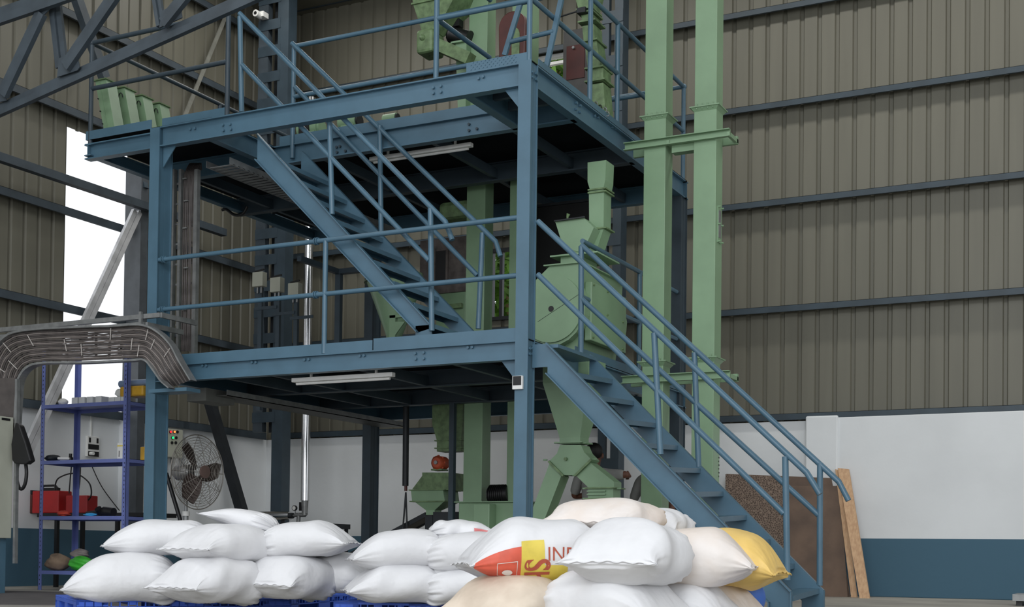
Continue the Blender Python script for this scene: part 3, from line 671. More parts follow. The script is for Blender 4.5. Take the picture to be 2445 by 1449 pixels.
# feed box: pentagonal
fb = poly_y([(1326, 530), (1394, 520), (1418, 543), (1396, 592), (1381, 600), (1346, 594)], YM + 0.15)
o = MB().prism(fb, (0, 0.3, 0)).build('feed_box', GREEN, dm)
m = MB(); t1_, t2_ = on_y(1324, 528, YM + 0.13), on_y(1396, 518, YM + 0.13); m.bar(t1_, t2_, 0.02, 0.012); m.build('box_lid', DARKST, o)
q = on_y(1355, 522, YM + .13); MB().tube([q, q + V(0, 0, 0.02), q + V(0.01, 0, 0.045)], [0.01, 0.012, 0.02], 8).build('latch_knob', GREEN_D, o)
m = MB(); m.loft([quad_ring(on_y(1346, 594, YM).x, on_y(1390, 594, YM).x, YM + 0.17, YM + 0.4, tz + 0.115), quad_ring(on_y(1342, 590, YM).x, on_y(1395, 590, YM).x, YM + 0.15, YM + 0.45, tz + 0.17)]); m.build('box_neck', GREEN, dm)
# spout from the upper deck into the feed box
so = thing('spout', 'pale green square spout coming down from the upper deck to the drum housing', 'duct', on_y(1425, 500, YM + 0.35))
YS = YM + 0.3
sect(385, 432, 1403, 1447, 1403, 1445, 'duct_section', YS, 0.2, GREEN, so); sect(432, 455, 1403, 1445, 1410, 1440, 'duct_section', YS, 0.2, GREEN, so)
sect(455, 545, 1406, 1442, 1407, 1441, 'duct_section', YS, 0.18, GREEN, so); sect(548, 600, 1407, 1441, 1390, 1424, 'duct_section', YS, 0.18, GREEN, so)
for (y, xa, xb) in ((452, 1403, 1446), (459, 1403, 1446), (546, 1402, 1447)):
    A, B2 = on_y(xa, y, YS - .02), on_y(xb, y, YS - .02); MB().box((A.x, YS - 0.02, A.z - 0.012), (B2.x, YS + 0.2, A.z + 0.002)).build('flange', GREEN_D, so)
# outlet funnel and two-way diverter below the deck
YF = 11.2
fn = thing('outlet_funnel', 'green square funnel with two-way diverter legs hanging below the lower deck', 'duct', on_y(1365, 1240, YF + .2))
def ring_px(xa, xb, y, Y, d): 
    A, B2 = on_y(xa, y, Y), on_y(xb, y, Y); return [V(A.x, Y, A.z), V(B2.x, Y, A.z), V(B2.x, Y + d, A.z), V(A.x, Y + d, A.z)]
MB().loft([ring_px(1336, 1385, 1060, YF, 0.2), ring_px(1336, 1385, 1045, YF, 0.2), ring_px(1296, 1404, 915, YF - 0.05, 0.42), ring_px(1296, 1404, 860, YF - 0.05, 0.42)]).build('funnel', GREEN, fn)
m = MB(); A, B2 = on_y(1326, 1057, YF), on_y(1392, 1057, YF); m.box((A.x, YF - 0.03, A.z - 0.006), (B2.x, YF + 0.23, A.z + 0.006)); fl = m.build('flange', GREEN, fn)
dv = poly_y([(1337, 1062), (1387, 1062), (1395, 1080), (1412, 1097), (1372, 1134), (1343, 1134), (1310, 1102), (1330, 1082)], YF)
dvo = MB().prism(dv, (0, 0.2, 0)).build('diverter_body', GREEN, fn)
q = on_y(1352, 1096, YF); MB().cyl(q, q + V(0, -0.025, 0), 0.016).build('pivot', GREEN_D, dvo)
m = MB(); 
for a_, b_ in (((1310, 1101), (1345, 1136)), ((1372, 1136), (1412, 1097))):
    m = MB().bar(on_y(*a_, YF - 0.012), on_y(*b_, YF - 0.012), 0.02, 0.02, (0, 1, 0)); m.build('flange', GREEN_D, fn)
first = None
for (x, y) in ((1328, 1057), (1396, 1057), (1302, 1098), (1420, 1096), (1343, 1135), (1372, 1135), (1396, 1166), (1478, 1166), (1396, 1190), (1478, 1190)):
    q = on_y(x, y, YF + 0.02)
    if first is None: first = MB().tube([q + V(-0.02, 0, 0), q + V(0.02, 0, 0)], 0.008, 8).build('wing_bolt', GREEN, fn); f0 = q
    else: dup(first, q - f0)
MB().prism(poly_y([(1312, 1106), (1340, 1136), (1300, 1240), (1296, 1340), (1240, 1340), (1262, 1240)], YF + 0.01), (0, 0.18, 0)).build('left_leg', GREEN, fn)
MB().prism(poly_y([(1376, 1136), (1408, 1104), (1466, 1150), (1466, 1163), (1404, 1163)], YF + 0.01), (0, 0.18, 0)).build('right_leg', GREEN, fn)
for (y) in (1165, 1190):
    A, B2 = on_y(1398, y, YF), on_y(1472, y, YF); MB().box((A.x, YF - 0.02, A.z - 0.007), (B2.x, YF + 0.22, A.z + 0.005)).build('flange', GREEN_D, fn)
MB().loft([ring_px(1404, 1464, 1189, YF + 0.01, 0.18), ring_px(1404, 1464, 1166, YF + 0.01, 0.18)]).build('sleeve', GREEN, fn)
for y in (1172, 1180):
    A, B2 = on_y(1402, y, YF - .0), on_y(1446, y, YF - .0); MB().box((A.x, YF - 0.012, A.z - 0.008), (B2.x, YF + 0.01, A.z + 0.004)).build('rib', GREEN, fn)
MB().loft([[V(p.x, p.y, 0.02) for p in ring_px(1404, 1464, 1189, YF + 0.01, 0.18)], ring_px(1404, 1464, 1191, YF + 0.01, 0.18)]).build('lower_duct', GREEN_D, fn)

# lower magnetic / feeder hopper in the dark, left of the rear elevator
YQ = 12.9
fh = thing('bin_feeder', 'dark green feeder bin with sloping hood standing on a dark frame under the lower deck', 'machine', on_y(1045, 1250, YQ))
MB().loft([ring_px(1043, 1100, 1078, YQ, 0.2), ring_px(1043, 1100, 1052, YQ, 0.2), ring_px(1032, 1105, 1012, YQ, 0.3), ring_px(1032, 1105, 960, YQ, 0.3)]).build('upper_bin', GREEN_D, fh)
for y in (1052, 1070):
    A, B2 = on_y(1039, y, YQ), on_y(1104, y, YQ); MB().box((A.x, YQ - 0.02, A.z - 0.007), (B2.x, YQ + 0.22, A.z + 0.005)).build('flange', GREEN_D, fh)
hy = YQ - 0.1
MB().prism(poly_y([(1008, 1128), (1078, 1128), (1078, 1170), (984, 1168), (1008, 1136)], hy), (0, 0.34, 0)).build('hood', GREEN_D, fh)
MB().prism(poly_y([(981, 1170), (1058, 1170), (1062, 1197), (984, 1197)], hy), (0, 0.34, 0)).build('middle_bin', GREEN, fh)
MB().loft([ring_px(1017, 1038, 1229, hy + .05, 0.15), ring_px(1017, 1038, 1218, hy + .05, 0.15), ring_px(990, 1060, 1198, hy, 0.34)]).build('outlet', GREEN, fh)
for y, xa, xb in ((1170, 978, 1064), (1197, 980, 1064)):
    A, B2 = on_y(xa, y, hy), on_y(xb, y, hy); MB().box((A.x, hy - 0.025, A.z - 0.006), (B2.x, hy + 0.36, A.z + 0.005)).build('flange', GREEN_D, fh)
MB().box((on_y(1015, 1230, hy).x, hy, 0), (on_y(1033, 1230, hy).x, hy + 0.3, on_y(1017, 1230, hy).z)).build('stand', DARKST, fh)
MB().box((on_y(1034, 1230, hy).x, hy, 0), (on_y(1095, 1230, hy).x, hy + 0.3, on_y(1060, 1222, hy).z)).build('stand_panel', DARKST, fh)
q0 = on_y(1049, 1105, YQ - .05)
om = thing('gear_motor', 'small orange-red motor sitting on the green bin hood below the lower deck', 'motor', q0 - V(0, 0, 0.07))
MB().tube([q0 + V(0, -0.07, 0), q0 + V(0, -0.05, 0), q0 + V(0, 0.1, 0)], [0.055, 0.078, 0.078], 20).build('motor_body', ORANGE, om)
MB().cyl(q0 + V(0, -0.09, 0), q0 + V(0, -0.07, 0), 0.022).build('shaft_cap', GALV, om)
MB().box((q0.x - 0.08, YQ - 0.1, q0.z - 0.088), (q0.x + 0.06, YQ + 0.05, q0.z - 0.07)).build('motor_base', GREEN_D, om)
m = MB()
for k in range(8): a = k * math.pi / 4; m.bar(q0 + V(0.07 * math.cos(a), -0.02, 0.07 * math.sin(a)), q0 + V(0.09 * math.cos(a), -0.02, 0.09 * math.sin(a)), 0.02, 0.02, (0, 1, 0))
m.build('fins', ORANGE, om)
# inclined belt conveyor frame left of the bin
icv = thing('inclined_conveyor', 'dark inclined conveyor frame rising to the green bin outlet', 'conveyor', on_y(930, 1290, YQ))
p, q = on_y(905, 1288, hy + .1), on_y(1018, 1228, hy + .1)
MB().bar(p - (q - p) * 1.2, q, 0.04, 0.05).build('side_frame', DARKST, icv); MB().bar(p - (q - p) * 1.2 + V(0, 0.28, 0), q + V(0, 0.28, 0), 0.04, 0.05).build('side_frame', DARKST, icv)
MB().bar(p - (q - p) * 1.2 + V(0, 0.14, -0.01), q + V(0, 0.14, -0.01), 0.26, 0.015).build('belt', BLACK, icv)
for x_ in (962, 972):
    a_, b_ = on_y(969, 1175, hy + .05), on_y(x_, 1262, hy + .05); MB().tube([a_, b_], 0.01, 8).build('hanger_rod', DARKST, icv)
MB().tube([on_y(940, 1272, hy + .1), V(on_y(940, 1272, hy).x, hy + .1, 0)], 0.02, 8).build('leg', DARKST, icv)
# dark posts under the deck
pp = thing('drop_pipe', 'dark drop pipe hanging from the lower deck left of the green bin', 'pipe', on_y(967, 1165, YQ - .1))
MB().tube([on_y(970, 940, YQ - .1), on_y(968, 1160, YQ - .1)], 0.036, 14).build('pipe', DARKST, pp); MB().tube([on_y(969, 1158, YQ - .1), on_y(969, 1172, YQ - .1)], 0.018, 10).build('valve', MAROON, pp)
pc = MB().box((on_y(1078, 1000, YQ - .2).x, YQ - 0.25, 0), (on_y(1089, 1000, YQ - .2).x, YQ - 0.19, ZLB)).build('support_post', BLUE_OLD)
tag(pc, 'slim dark blue support post in front of the green bin below the lower deck', 'post')

# cyclone cone and green frames on the lower deck at left
YC_ = 12.3
cy = thing('dust_cyclone', 'dark green cone-shaped cyclone standing on the lower deck behind the upper stair', 'cyclone', on_y(905, 810, YC_))
A, B2 = on_y(848, 660, YC_), on_y(965, 660, YC_); cm = (A.x + B2.x) / 2; rt = (B2.x - A.x) / 2
zb2 = max(on_y(905, 812, YC_).z, ZL + 0.01)
MB().tube([V(cm, YC_ + rt, zb2), V(cm, YC_ + rt, zb2 + 0.12), V(cm, YC_ + rt, A.z - 0.03), V(cm, YC_ + rt, A.z + 0.06)], [0.07, 0.1, rt, rt], 32).build('cone', GREEN, cy)
MB().tube([V(cm, YC_ + rt, A.z - 0.045), V(cm, YC_ + rt, A.z - 0.03)], rt + 0.025, 32).build('flange', GREEN_D, cy)
A, B2 = on_y(930, 753, YC_ - .1), on_y(943, 806, YC_ - .1)
fr = thing('machine_stand', 'pale green angle-iron stand with gusset beside the green cone on the lower deck', 'stand', on_y(945, 805, YC_ - .1))
MB().box((A.x, YC_ - 0.1, ZL + .01), (B2.x, YC_ - 0.05, A.z)).build('post', GREEN, fr)
MB().box((A.x, YC_ - 0.1, A.z - .03), (on_y(985, 753, YC_).x, YC_ - 0.05, A.z)).build('rail', GREEN, fr)
MB().prism(poly_y([(943, 768), (966, 768), (943, 800)], YC_ - .1), (0, 0.02, 0)).build('gusset', GREEN, fr)
# dark frame around the cyclone
dfm = thing('dark_stand', 'dark blue rectangular support frame around the green cone on the lower deck', 'stand', on_y(808, 820, 13))
MB().box((on_y(803, 700, 13).x, 12.97, ZL + .01), (on_y(815, 700, 13).x, 13.03, on_y(808, 652, 13).z)).build('post', BLUE_OLD, dfm)
p = on_y(808, 650, 13); MB().box((p.x - 0.02, 12.95, p.z - 0.03), (p.x + 0.55, 13.03, p.z + 0.03)).build('rail', BLUE_OLD, dfm); MB().box((p.x - 0.02, 12.2, p.z - 0.03), (p.x + 0.04, 12.95, p.z + 0.03)).build('rail', BLUE_OLD, dfm)
# grey-brown machine box with bolted access slot, behind the stair foot
YB2 = 13.3
bx = thing('machine_housing', 'worn grey-brown steel housing with a dark bolted slot behind the foot of the upper stair', 'machine', on_y(1060, 790, YB2))
A, B2 = on_y(1003, 575, YB2), on_y(1112, 695, YB2)
GB = mat('worn_steel', (112, 104, 100), 0.55, 0.3, 0.25, 7, 0.2, 20)
MB().box((A.x, YB2, B2.z), (B2.x, YB2 + 0.4, A.z)).build('body', GB, bx, bevel=0.005)
A2, B3 = on_y(1040, 600, YB2 - .01), on_y(1064, 668, YB2 - .01); sl = MB().box((A2.x, YB2 - 0.01, B3.z), (B3.x, YB2, A2.z)).build('slot_cover', BLACK, bx)
m = MB().box((B3.x, YB2 - 0.015, B3.z), (B3.x + 0.03, YB2, A2.z)).build('slot_strip', GB, sl)
m = MB().box((A2.x - 0.03, YB2 - 0.015, B3.z), (A2.x, YB2, A2.z + 0.03)).build('slot_strip', GB, sl)
A, B2 = on_y(1040, 697, YB2), on_y(1108, 800, YB2); MB().box((A.x, YB2 + .02, ZL + .01), (B2.x, YB2 + 0.38, A.z)).build('lower_body', GREEN, bx, bevel=0.005)
A, B2 = on_y(1060, 728, YB2), on_y(1104, 735, YB2); MB().box((A.x, YB2 - 0.03, B2.z), (B2.x, YB2 + .02, A.z)).build('ledge', GREEN_D, bx)
# rounded green box hanging under the upper deck behind the stair
A, B2 = on_y(1045, 482, 12.9), on_y(1118, 515, 12.9)
gb = MB().box((A.x, 12.9, B2.z), (B2.x, 13.2, A.z)).build('duct_box', GREEN_D, bevel=0.06); tag(gb, 'rounded dark green duct box under the upper deck left of the green elevator leg', 'duct')
MB().box((A.x + 0.1, 13.0, A.z), (A.x + 0.2, 13.1, ZUB)).build('duct_neck', GREEN_D, gb)

# four slanted green chutes at the left end of the upper deck
for k, (xt, yt, xb_, yb3, wp) in enumerate(((226, 190, 252, 318, 42), (272, 215, 294, 305, 40), (313, 232, 334, 296, 38), (356, 250, 372, 290, 38))):
    Yk = 10.22 + k * 0.27
    A = on_y(227, 192, 10.22); A.y = Yk; zt3 = A.z; w3 = 0.15
    z0 = ZU + 0.02
    sl_ = 0.16 * (zt3 - z0) / 0.5 
    c = thing('slanted_chute', ['pale green slanted chute, leftmost and tallest of four on the upper deck', 'pale green slanted chute, second from the left of four on the upper deck',
               'pale green slanted chute, third from the left of four on the upper deck', 'pale green slanted chute, rightmost and lowest-looking of four on the upper deck'][k], 'chute', (A.x, Yk, z0), 'slanted chutes on the upper deck')
    hgt = zt3 - z0; sx = 0.25 * hgt
    top = [V(A.x, Yk, zt3), V(A.x + w3, Yk, zt3), V(A.x + w3, Yk + w3, zt3), V(A.x, Yk + w3, zt3)]; bo = [V(p.x + sx, p.y, z0) for p in top]
    MB().loft([bo, top]).build('chute_body', GREEN, c)
    rim = flange((A.x + w3 / 2, Yk + w3 / 2, zt3 - 0.012), w3 / 2, w3 / 2, 0.012, 0.02); rim.build('rim', GREEN_D, c)
    m = MB(); m.bar(V(A.x + 0.06, Yk - 0.003, zt3), V(A.x + 0.06 + sx, Yk - 0.003, z0), 0.006, 0.006, (0, -1, 0)); m.build('seam_rib', GREEN, c)
    hd = [V(A.x + 0.09 + 0.028 * math.cos(a) + 0.03, Yk - 0.02, zt3 - 0.12 + 0.05 * math.sin(a)) for a in [math.pi * i / 8 for i in range(9)]]
    if k: MB().tube(hd, 0.005, 8).build('handle', DARKST, c)
    first = None
    for i in range(5):
        q = V(A.x + sx * (i + 0.5) / 5 + 0.004, Yk - 0.002, zt3 - hgt * (i + 0.5) / 5)
        if first is None: first = MB().cyl(q, q + V(0, -0.012, 0), 0.007, n=6).build('bolt', DARKST, c); f0 = q
        else: dup(first, q - f0)
# pale green motors and machine heads on the upper deck seen through the stairwell
YMo = 12.6
for k, (x, y, r_, lab) in enumerate(((745, 308, 0.1, 'pale green motor with dark opening on the upper deck seen through the stairwell, leftmost'), (838, 292, 0.085, 'pale green gearbox with round dark end on the upper deck seen through the stairwell'), (935, 284, 0.06, 'small pale green motor at the right of the stairwell view'))):
    q = on_y(x, y, YMo); q.z = max(q.z, ZU + r_ + 0.02); g = thing('motor_unit', lab, 'motor', (q.x, YMo, ZU + 0.01))
    MB().tube([q + V(-r_ * 1.6, 0, 0), q + V(r_ * 1.2, 0, 0)], r_, 18).build('motor_body', GREEN, g)
    MB().tube([q + V(r_ * 1.2, 0, 0), q + V(r_ * 1.5, 0, 0)], r_ * 0.85, 18).build('end_cowl', DARKST if k else GREEN, g)
    MB().box((q.x - r_, YMo - r_, ZU + 0.01), (q.x + r_, YMo + r_, q.z - r_ * 0.6)).build('motor_base', GREEN, g)
    if k == 0: MB().box((q.x - r_ * 1.1, YMo - r_ * 1.15, q.z - r_ * 0.7), (q.x + r_ * 0.3, YMo - r_ * 0.95, q.z + r_ * 0.5)).build('guard_opening', BLACK, g)
# ------------------------------------------------------------------ building columns, truss, braces
def thing_mesh(mb, name, m, label, cat, group=None, bevel=0): return tag(mb.build(name, m, bevel=bevel), label, cat, group)
# column of the left wall beside the gap
YW = on_x(308, 600, XL + 0.1).y
bc = thing('building_column', 'grey steel building column at the right edge of the bright wall gap', 'column', (XL + 0.15, YW + .1, 0))
MB().box((XL + 0.02, YW, 0), (XL + 0.3, YW + 0.14, on_x(330, 392, XL + .2).z)).build('shaft', mat('column_paint', (80, 85, 90), 0.5), bc)
MB().hexa([V(XL + .3, YW + .03, 5.35), V(XL + .34, YW + .03, 5.35), V(XL + .34, YW + .11, 5.35), V(XL + .3, YW + .11, 5.35), V(XL + .1, YW + .03, 5.7), V(XL + .18, YW + .03, 5.7), V(XL + .18, YW + .11, 5.7), V(XL + .1, YW + .11, 5.7)]).build('knee_bracket', BLUE_OLD, bc)
struct(MB().box((XL - 0.01, YW - 0.02, 0), (XL + 0.1, YW + 0.28, BT)).build('trim_20', WALL))
# lattice corner column
YLc = 15.4
x0, x1 = on_y(609, 640, YLc).x, on_y(680, 640, YLc).x
lc = thing('lattice_column', 'dark blue lattice column with batten plates in the far left corner', 'column', ((x0 + x1) / 2, YLc, 0))
cw = (x1 - x0) * 0.32
MB().box((x0, YLc, BT), (x0 + cw, YLc + 0.1, 8.85)).build('chord', TRUSS, lc); MB().box((x1 - cw * 1.1, YLc, 0), (x1, YLc + 0.2, 8.85)).build('chord', BLUE_OLD, lc)
first = None
for i in range(17):
    z = 2.35 + i * 0.385
    if first is None: first = MB().box((x0 - 0.005, YLc - 0.008, z), (x1 - cw + 0.03, YLc - 0.001, z + 0.15)).build('batten', BLUE_OLD, lc); f0 = z
    else: dup(first, (0, 0, z - f0))
MB().box((x0 + cw, YLc + 0.16, BT), (x1 - cw, YLc + 0.18, 8.85)).build('rear_web', DARKST, lc)
# security camera on it
q = on_y(622, 38, YLc - 0.1); sc_ = thing('security_camera', 'small white security camera on the lattice column', 'camera', q)
MB().box((q.x - 0.03, YLc - 0.14, q.z - 0.03), (q.x + 0.08, YLc - 0.01, q.z + 0.05)).build('bracket', WHITE_P, sc_, bevel=0.005)
MB().cyl(q + V(0, -0.12, 0), q + V(0, 0.0, 0), 0.05).build('camera_body', WHITE_P, sc_); MB().cyl(q + V(0, -0.125, 0), q + V(0, -0.12, 0), 0.025).build('lens', BLACK, sc_)
# braces and eaves struts along the left wall
xw_ = XL + 0.28
br = thing('wall_brace', 'galvanised diagonal brace, coloured as if sunlit, crossing the open gap in the left wall', 'brace', on_x(70, 1075, xw_))
a, c = on_x(327, 505, xw_), on_x(62, 1082, xw_)
dsd = Vector((0, 0.045, 0)); BRT = mat('sunlit_brace_steel', (214, 214, 216), .35, .2); MB().bar(a - dsd, c - dsd, 0.07, 0.05, (1, 0, 0)).build('angle', BRT, br); MB().bar(a + dsd, c + dsd, 0.07, 0.05, (1, 0, 0)).build('angle', BRT, br)  # pale colour stands in for daylight falling on the brace from outside
a, c = on_x(0, 376, xw_ + .1), on_x(345, 492, xw_ + .1); dd_ = (c - a).normalized(); 
thing_mesh(MB().bar(a - dd_ * 2, a + dd_ * (Y1 + 1.0 - a.y), 0.1, 0.1, (1, 0, 0)), 'wall_strut', TRUSS, 'thick dark horizontal strut running along the left wall through the gap', 'strut')
a, c = on_x(438, 285, XL + .1), on_x(540, 36, XL + .1)
thing_mesh(MB().bar(a, c + (c - a) * .4, 0.06, 0.02, (1, 0, 0)), 'diagonal_brace', mat('pale_brace', (128, 128, 120), 0.5), 'thin pale diagonal brace on the left wall behind the upper railing', 'brace')
a, c = on_x(181, -10, XL + .35), on_x(249, 186, XL + .35)
thing_mesh(MB().bar(a, c, 0.12, 0.1, (1, 0, 0)), 'knee_brace', TRUSS, 'dark knee brace coming down behind the truss above the green chutes', 'brace')
# lower brace from the lower deck edge down to the wall (dark, slanting right)
a, c = on_y(497, 945, 14.6), on_y(590, 1262, 14.6)
thing_mesh(MB().bar(a + (a - c) * .05, c + (c - a) * ((c.z - .06) / (a.z - c.z)), 0.13, 0.12, (0, 1, 0)), 'slanting_post', DARKST, 'dark slanting steel post between the pedestal fan and the lattice column', 'post')
# back dark post
# truss in front at upper left
YT = 8.9
tr_ = thing('roof_truss', 'dark grey-blue roof truss with gusset plates crossing the upper left corner', 'truss', on_y(150, 165, YT))
def mem(x0, y0, x1, y1, wpx, name='web_member', dy=0.0, ext=(0, 0)):
    a, b_ = on_y(x0, y0, YT + dy), on_y(x1, y1, YT + dy); d = b_ - a; a, b_ = a - d * ext[0], b_ + d * ext[1]
    w = wpx * (on_y((x0 + x1) / 2 + 1, y0, YT).x - on_y((x0 + x1) / 2, y0, YT).x) * 0.92
    m = MB(); m.bar(a, b_, w * 0.48, 0.05, (0, 1, 0)) if False else None
    dn = Vector((-(b_ - a).z, 0, (b_ - a).x)).normalized() * w * 0.26
    m.bar(a + dn + V(0, 0.012, 0), b_ + dn + V(0, 0.012, 0), w * 0.5, 0.03, (0, 1, 0)); m.bar(a - dn, b_ - dn, w * 0.5, 0.05, (0, 1, 0))
    m.build(name, TRUSS, tr_)
mem(0, 262, 600, -8, 26, 'bottom_chord', ext=(0.15, 0.5))
mem(5, 226, 97, 30, 28, dy=-0.06); mem(0, 38, 110, 0, 32, dy=-0.06, ext=(.5, .6)); mem(130, 0, 148, 160, 24, dy=0.06, ext=(.2, 0)); mem(155, 158, 264, 0, 28, dy=-0.06, ext=(0, .3))
mem(375, 0, 385, 62, 17, dy=0.06, ext=(.5, 0)); mem(388, 55, 432, 0, 28, dy=-0.06, ext=(0, .6))
def gus(pts): 
    MB().prism(poly_y(pts, YT - 0.035), (0, 0.012, 0)).build('gusset_plate', TRUSS, tr_)
gus([(136, 184), (140, 140), (158, 130), (184, 135), (190, 160), (184, 168)]); gus([(380, 66), (386, 26), (402, 18), (432, 22), (434, 42)]); gus([(70, 14), (75, -8), (122, -10), (120, 18), (96, 45), (82, 40)]); gus([(-10, 245), (-8, 205), (14, 208), (15, 240)])

# ------------------------------------------------------------------ cable trays and cables
def smooth_path(pts, n=6):
    out = []; P = [pts[0]] + list(pts) + [pts[-1]]
    for i in range(1, len(P) - 2):
        for k in range(n):
            t = k / n; p0, p1, p2, p3 = P[i - 1], P[i], P[i + 1], P[i + 2]
            out.append(0.5 * ((2 * p1) + (p2 - p0) * t + (2 * p0 - 5 * p1 + 4 * p2 - p3) * t * t + (3 * p1 - p0 - 3 * p2 + p3) * t ** 3))
    out.append(pts[-1]); return out
YC1 = 9.72
inner = [(30, 1010), (34, 940), (40, 900), (62, 872), (100, 862), (180, 861), (260, 858), (320, 855), (345, 856), (366, 880), (384, 906), (404, 925)]
outer = [(-40, 1010), (-38, 920), (-22, 850), (10, 806), (60, 790), (170, 783), (265, 780), (330, 777), (368, 790), (402, 822), (424, 862), (452, 908)]
tray = thing('cable_tray', 'galvanised cable tray curving over the blue rack and bending down at the left column', 'cable tray', on_y(200, 870, YC1))
ny = len(inner)
def lane(t, Y, dyend=0.0):
    pts = []
    for i, (a, b_) in enumerate(zip(inner, outer)):
        p = on_y(a[0] + (b_[0] - a[0]) * t, a[1] + (b_[1] - a[1]) * t, Y + (dyend if i == ny - 1 else 0)); pts.append(p)
    return smooth_path(pts, 5)
def strip_mesh(t0, t1, Y, th, name, m, parent=None):
    A, B2 = lane(t0, Y), lane(t1, Y); mb = MB(); n_ = len(A)
    vs = A + B2 + [p + V(0, th, 0) for p in A] + [p + V(0, th, 0) for p in B2]
    fs = []
    for i in range(n_ - 1):
        fs += [(i, i + 1, n_ + i + 1, n_ + i), (2 * n_ + i, 3 * n_ + i, 3 * n_ + i + 1, 2 * n_ + i + 1), (i, 2 * n_ + i, 2 * n_ + i + 1, i + 1), (n_ + i, n_ + i + 1, 3 * n_ + i + 1, 3 * n_ + i)]
    return mb.add(vs, fs).build(name, m, parent)
strip_mesh(-0.08, -0.02, YC1 - 0.05, 0.09, 'side_rail', GALV, tray); strip_mesh(1.0, 1.06, YC1 - 0.05, 0.09, 'side_rail', GALV, tray)
# rungs (perforated bottom)
for i in range(0, 52, 2):
    A, B2 = lane(0.0, YC1 + 0.035), lane(1.0, YC1 + 0.035)
    if i < len(A): 
        MB().bar(A[i], B2[i], 0.03, 0.008, (0, 1, 0)).build('rung', DARKST, tray)
nc = 19
CABLE2 = mat('grey_cable_sheath', (122, 114, 110), 0.5, 0, 0.1, 10)
for k in range(nc):
    t = 0.02 + 0.96 * k / (nc - 1)
    random.seed(k); j = [random.uniform(-0.005, 0.005) for _ in range(80)]
    P = lane(t, YC1 - 0.004, 0.12); P = [p + V(0, 0.006 * math.sin(i * 0.7 + k), j[i % 80] * 0.5) for i, p in enumerate(P)]
    tag(MB().tube(P, 0.0088, 8).build('power_cable', CABLE2 if k % 3 == 1 else CABLE), 'sheathed power cable clipped side by side in the curved tray', 'cable', 'power cables in the curved tray')
for i, ti in ((9, .6), (14, .75), (20, .7), (24, .5), (30, .8), (34, .45), (38, .8), (41, .6), (46, .8), (12, .3), (26, .35), (36, .25)):
    L0, L1 = lane(max(0, ti - .2), YC1 - 0.018), lane(min(1, ti + .16), YC1 - 0.018)
    tag(MB().bar(L0[i], L1[i], 0.008, 0.004, (0, 1, 0)).build('cable_tie', mat('pale_tie', (190, 185, 180)) if i == 9 else bpy.data.materials['pale_tie']), 'pale cable tie wrapped over the bundle in the curved tray', 'cable tie', 'cable ties on the curved tray')
# strut channels the tray hangs on
for (p, q) in (((0, 790), (384, 750)), ((0, 806), (345, 773))):
    a, c = on_y(*p, YC1 + .1), on_y(*q, YC1 + .1)
    c.z = a.z = (a.z + c.z) / 2
    MB().bar(a - V(.3, 0, 0), c, 0.04, 0.045).build('strut_channel', GALV, tray)
a = on_y(384, 752, YC1 + .1); MB().bar(a, a + V(0.02, 0.5, 0), 0.03, 0.05).build('strut_channel', GALV, tray)
a = on_y(350, 775, YC1 + .1); MB().bar(a, a + V(0.02, 0.5, 0), 0.03, 0.05).build('strut_channel', GALV, tray)
a = on_y(336, 744, YC1 + .06); MB().bar(a, a - V(0, 0, 0.17), 0.025, 0.03).build('clamp', GALV, tray)
a = on_y(200, 790, YC1 + .06); MB().bar(a + V(0, 0, .02), a - V(0, 0, 0.09), 0.08, 0.03).build('clamp', GALV, tray)
a, c = on_y(372, 936, YC1 + .15), on_y(462, 930, YC1 + .15); MB().box((a.x, YC1 + .05, a.z - 0.02), (c.x, YC1 + .25, a.z + 0.015)).build('support_angle', BLUE, tray)
a, c = on_y(28, 960, YC1 - .1), on_y(30, 1345, YC1 - .1)
MB().bar(on_y(42, 905, YC1 - .05), V(on_y(36, 1345, YC1 - .05).x, YC1 - .05, on_y(36, 1345, YC1 - .05).z), 0.03, 0.04, (0, 1, 0)).build('side_rail', GALV, tray)
tb = MB().box((a.x - 0.35, YC1 - .04, on_y(0, 1040, YC1).z), (a.x - 0.02, YC1 + .03, on_y(0, 905, YC1).z)); 
thing_mesh(tb, 'cable_bundle', CABLE, 'dark cable bundle dropping from the tray behind the cream cabinet', 'cable')
# grey cover plate and tray under the lower deck
hg = thing('deck_cable_tray', 'perforated cable tray hanging under the left edge of the lower deck', 'cable tray', (XC + .4, 12, ZLB - .1))
MB().box((on_y(455, 925, 10.4).x, 10.35, ZLB - 0.16), (on_y(500, 935, 10.4).x, 10.8, ZLB - 0.03)).build('cover_box', mat('dusty_grey_metal', (104, 106, 102), 0.6), hg)
MB().box((XC + 0.3, 10.5, ZLB - 0.1), (XC + 0.62, Y1 - 0.1, ZLB - 0.092)).build('tray_base', mat('perforated_tray', (92, 94, 92), 0.5, 0.3), hg)
MB().box((XC + 0.3, 10.5, ZLB - 0.1), (XC + 0.306, Y1 - 0.1, ZLB - 0.04)).build('side_rail', GALV, hg); MB().box((XC + 0.614, 10.5, ZLB - 0.1), (XC + 0.62, Y1 - 0.1, ZLB - 0.04)).build('side_rail', GALV, hg)
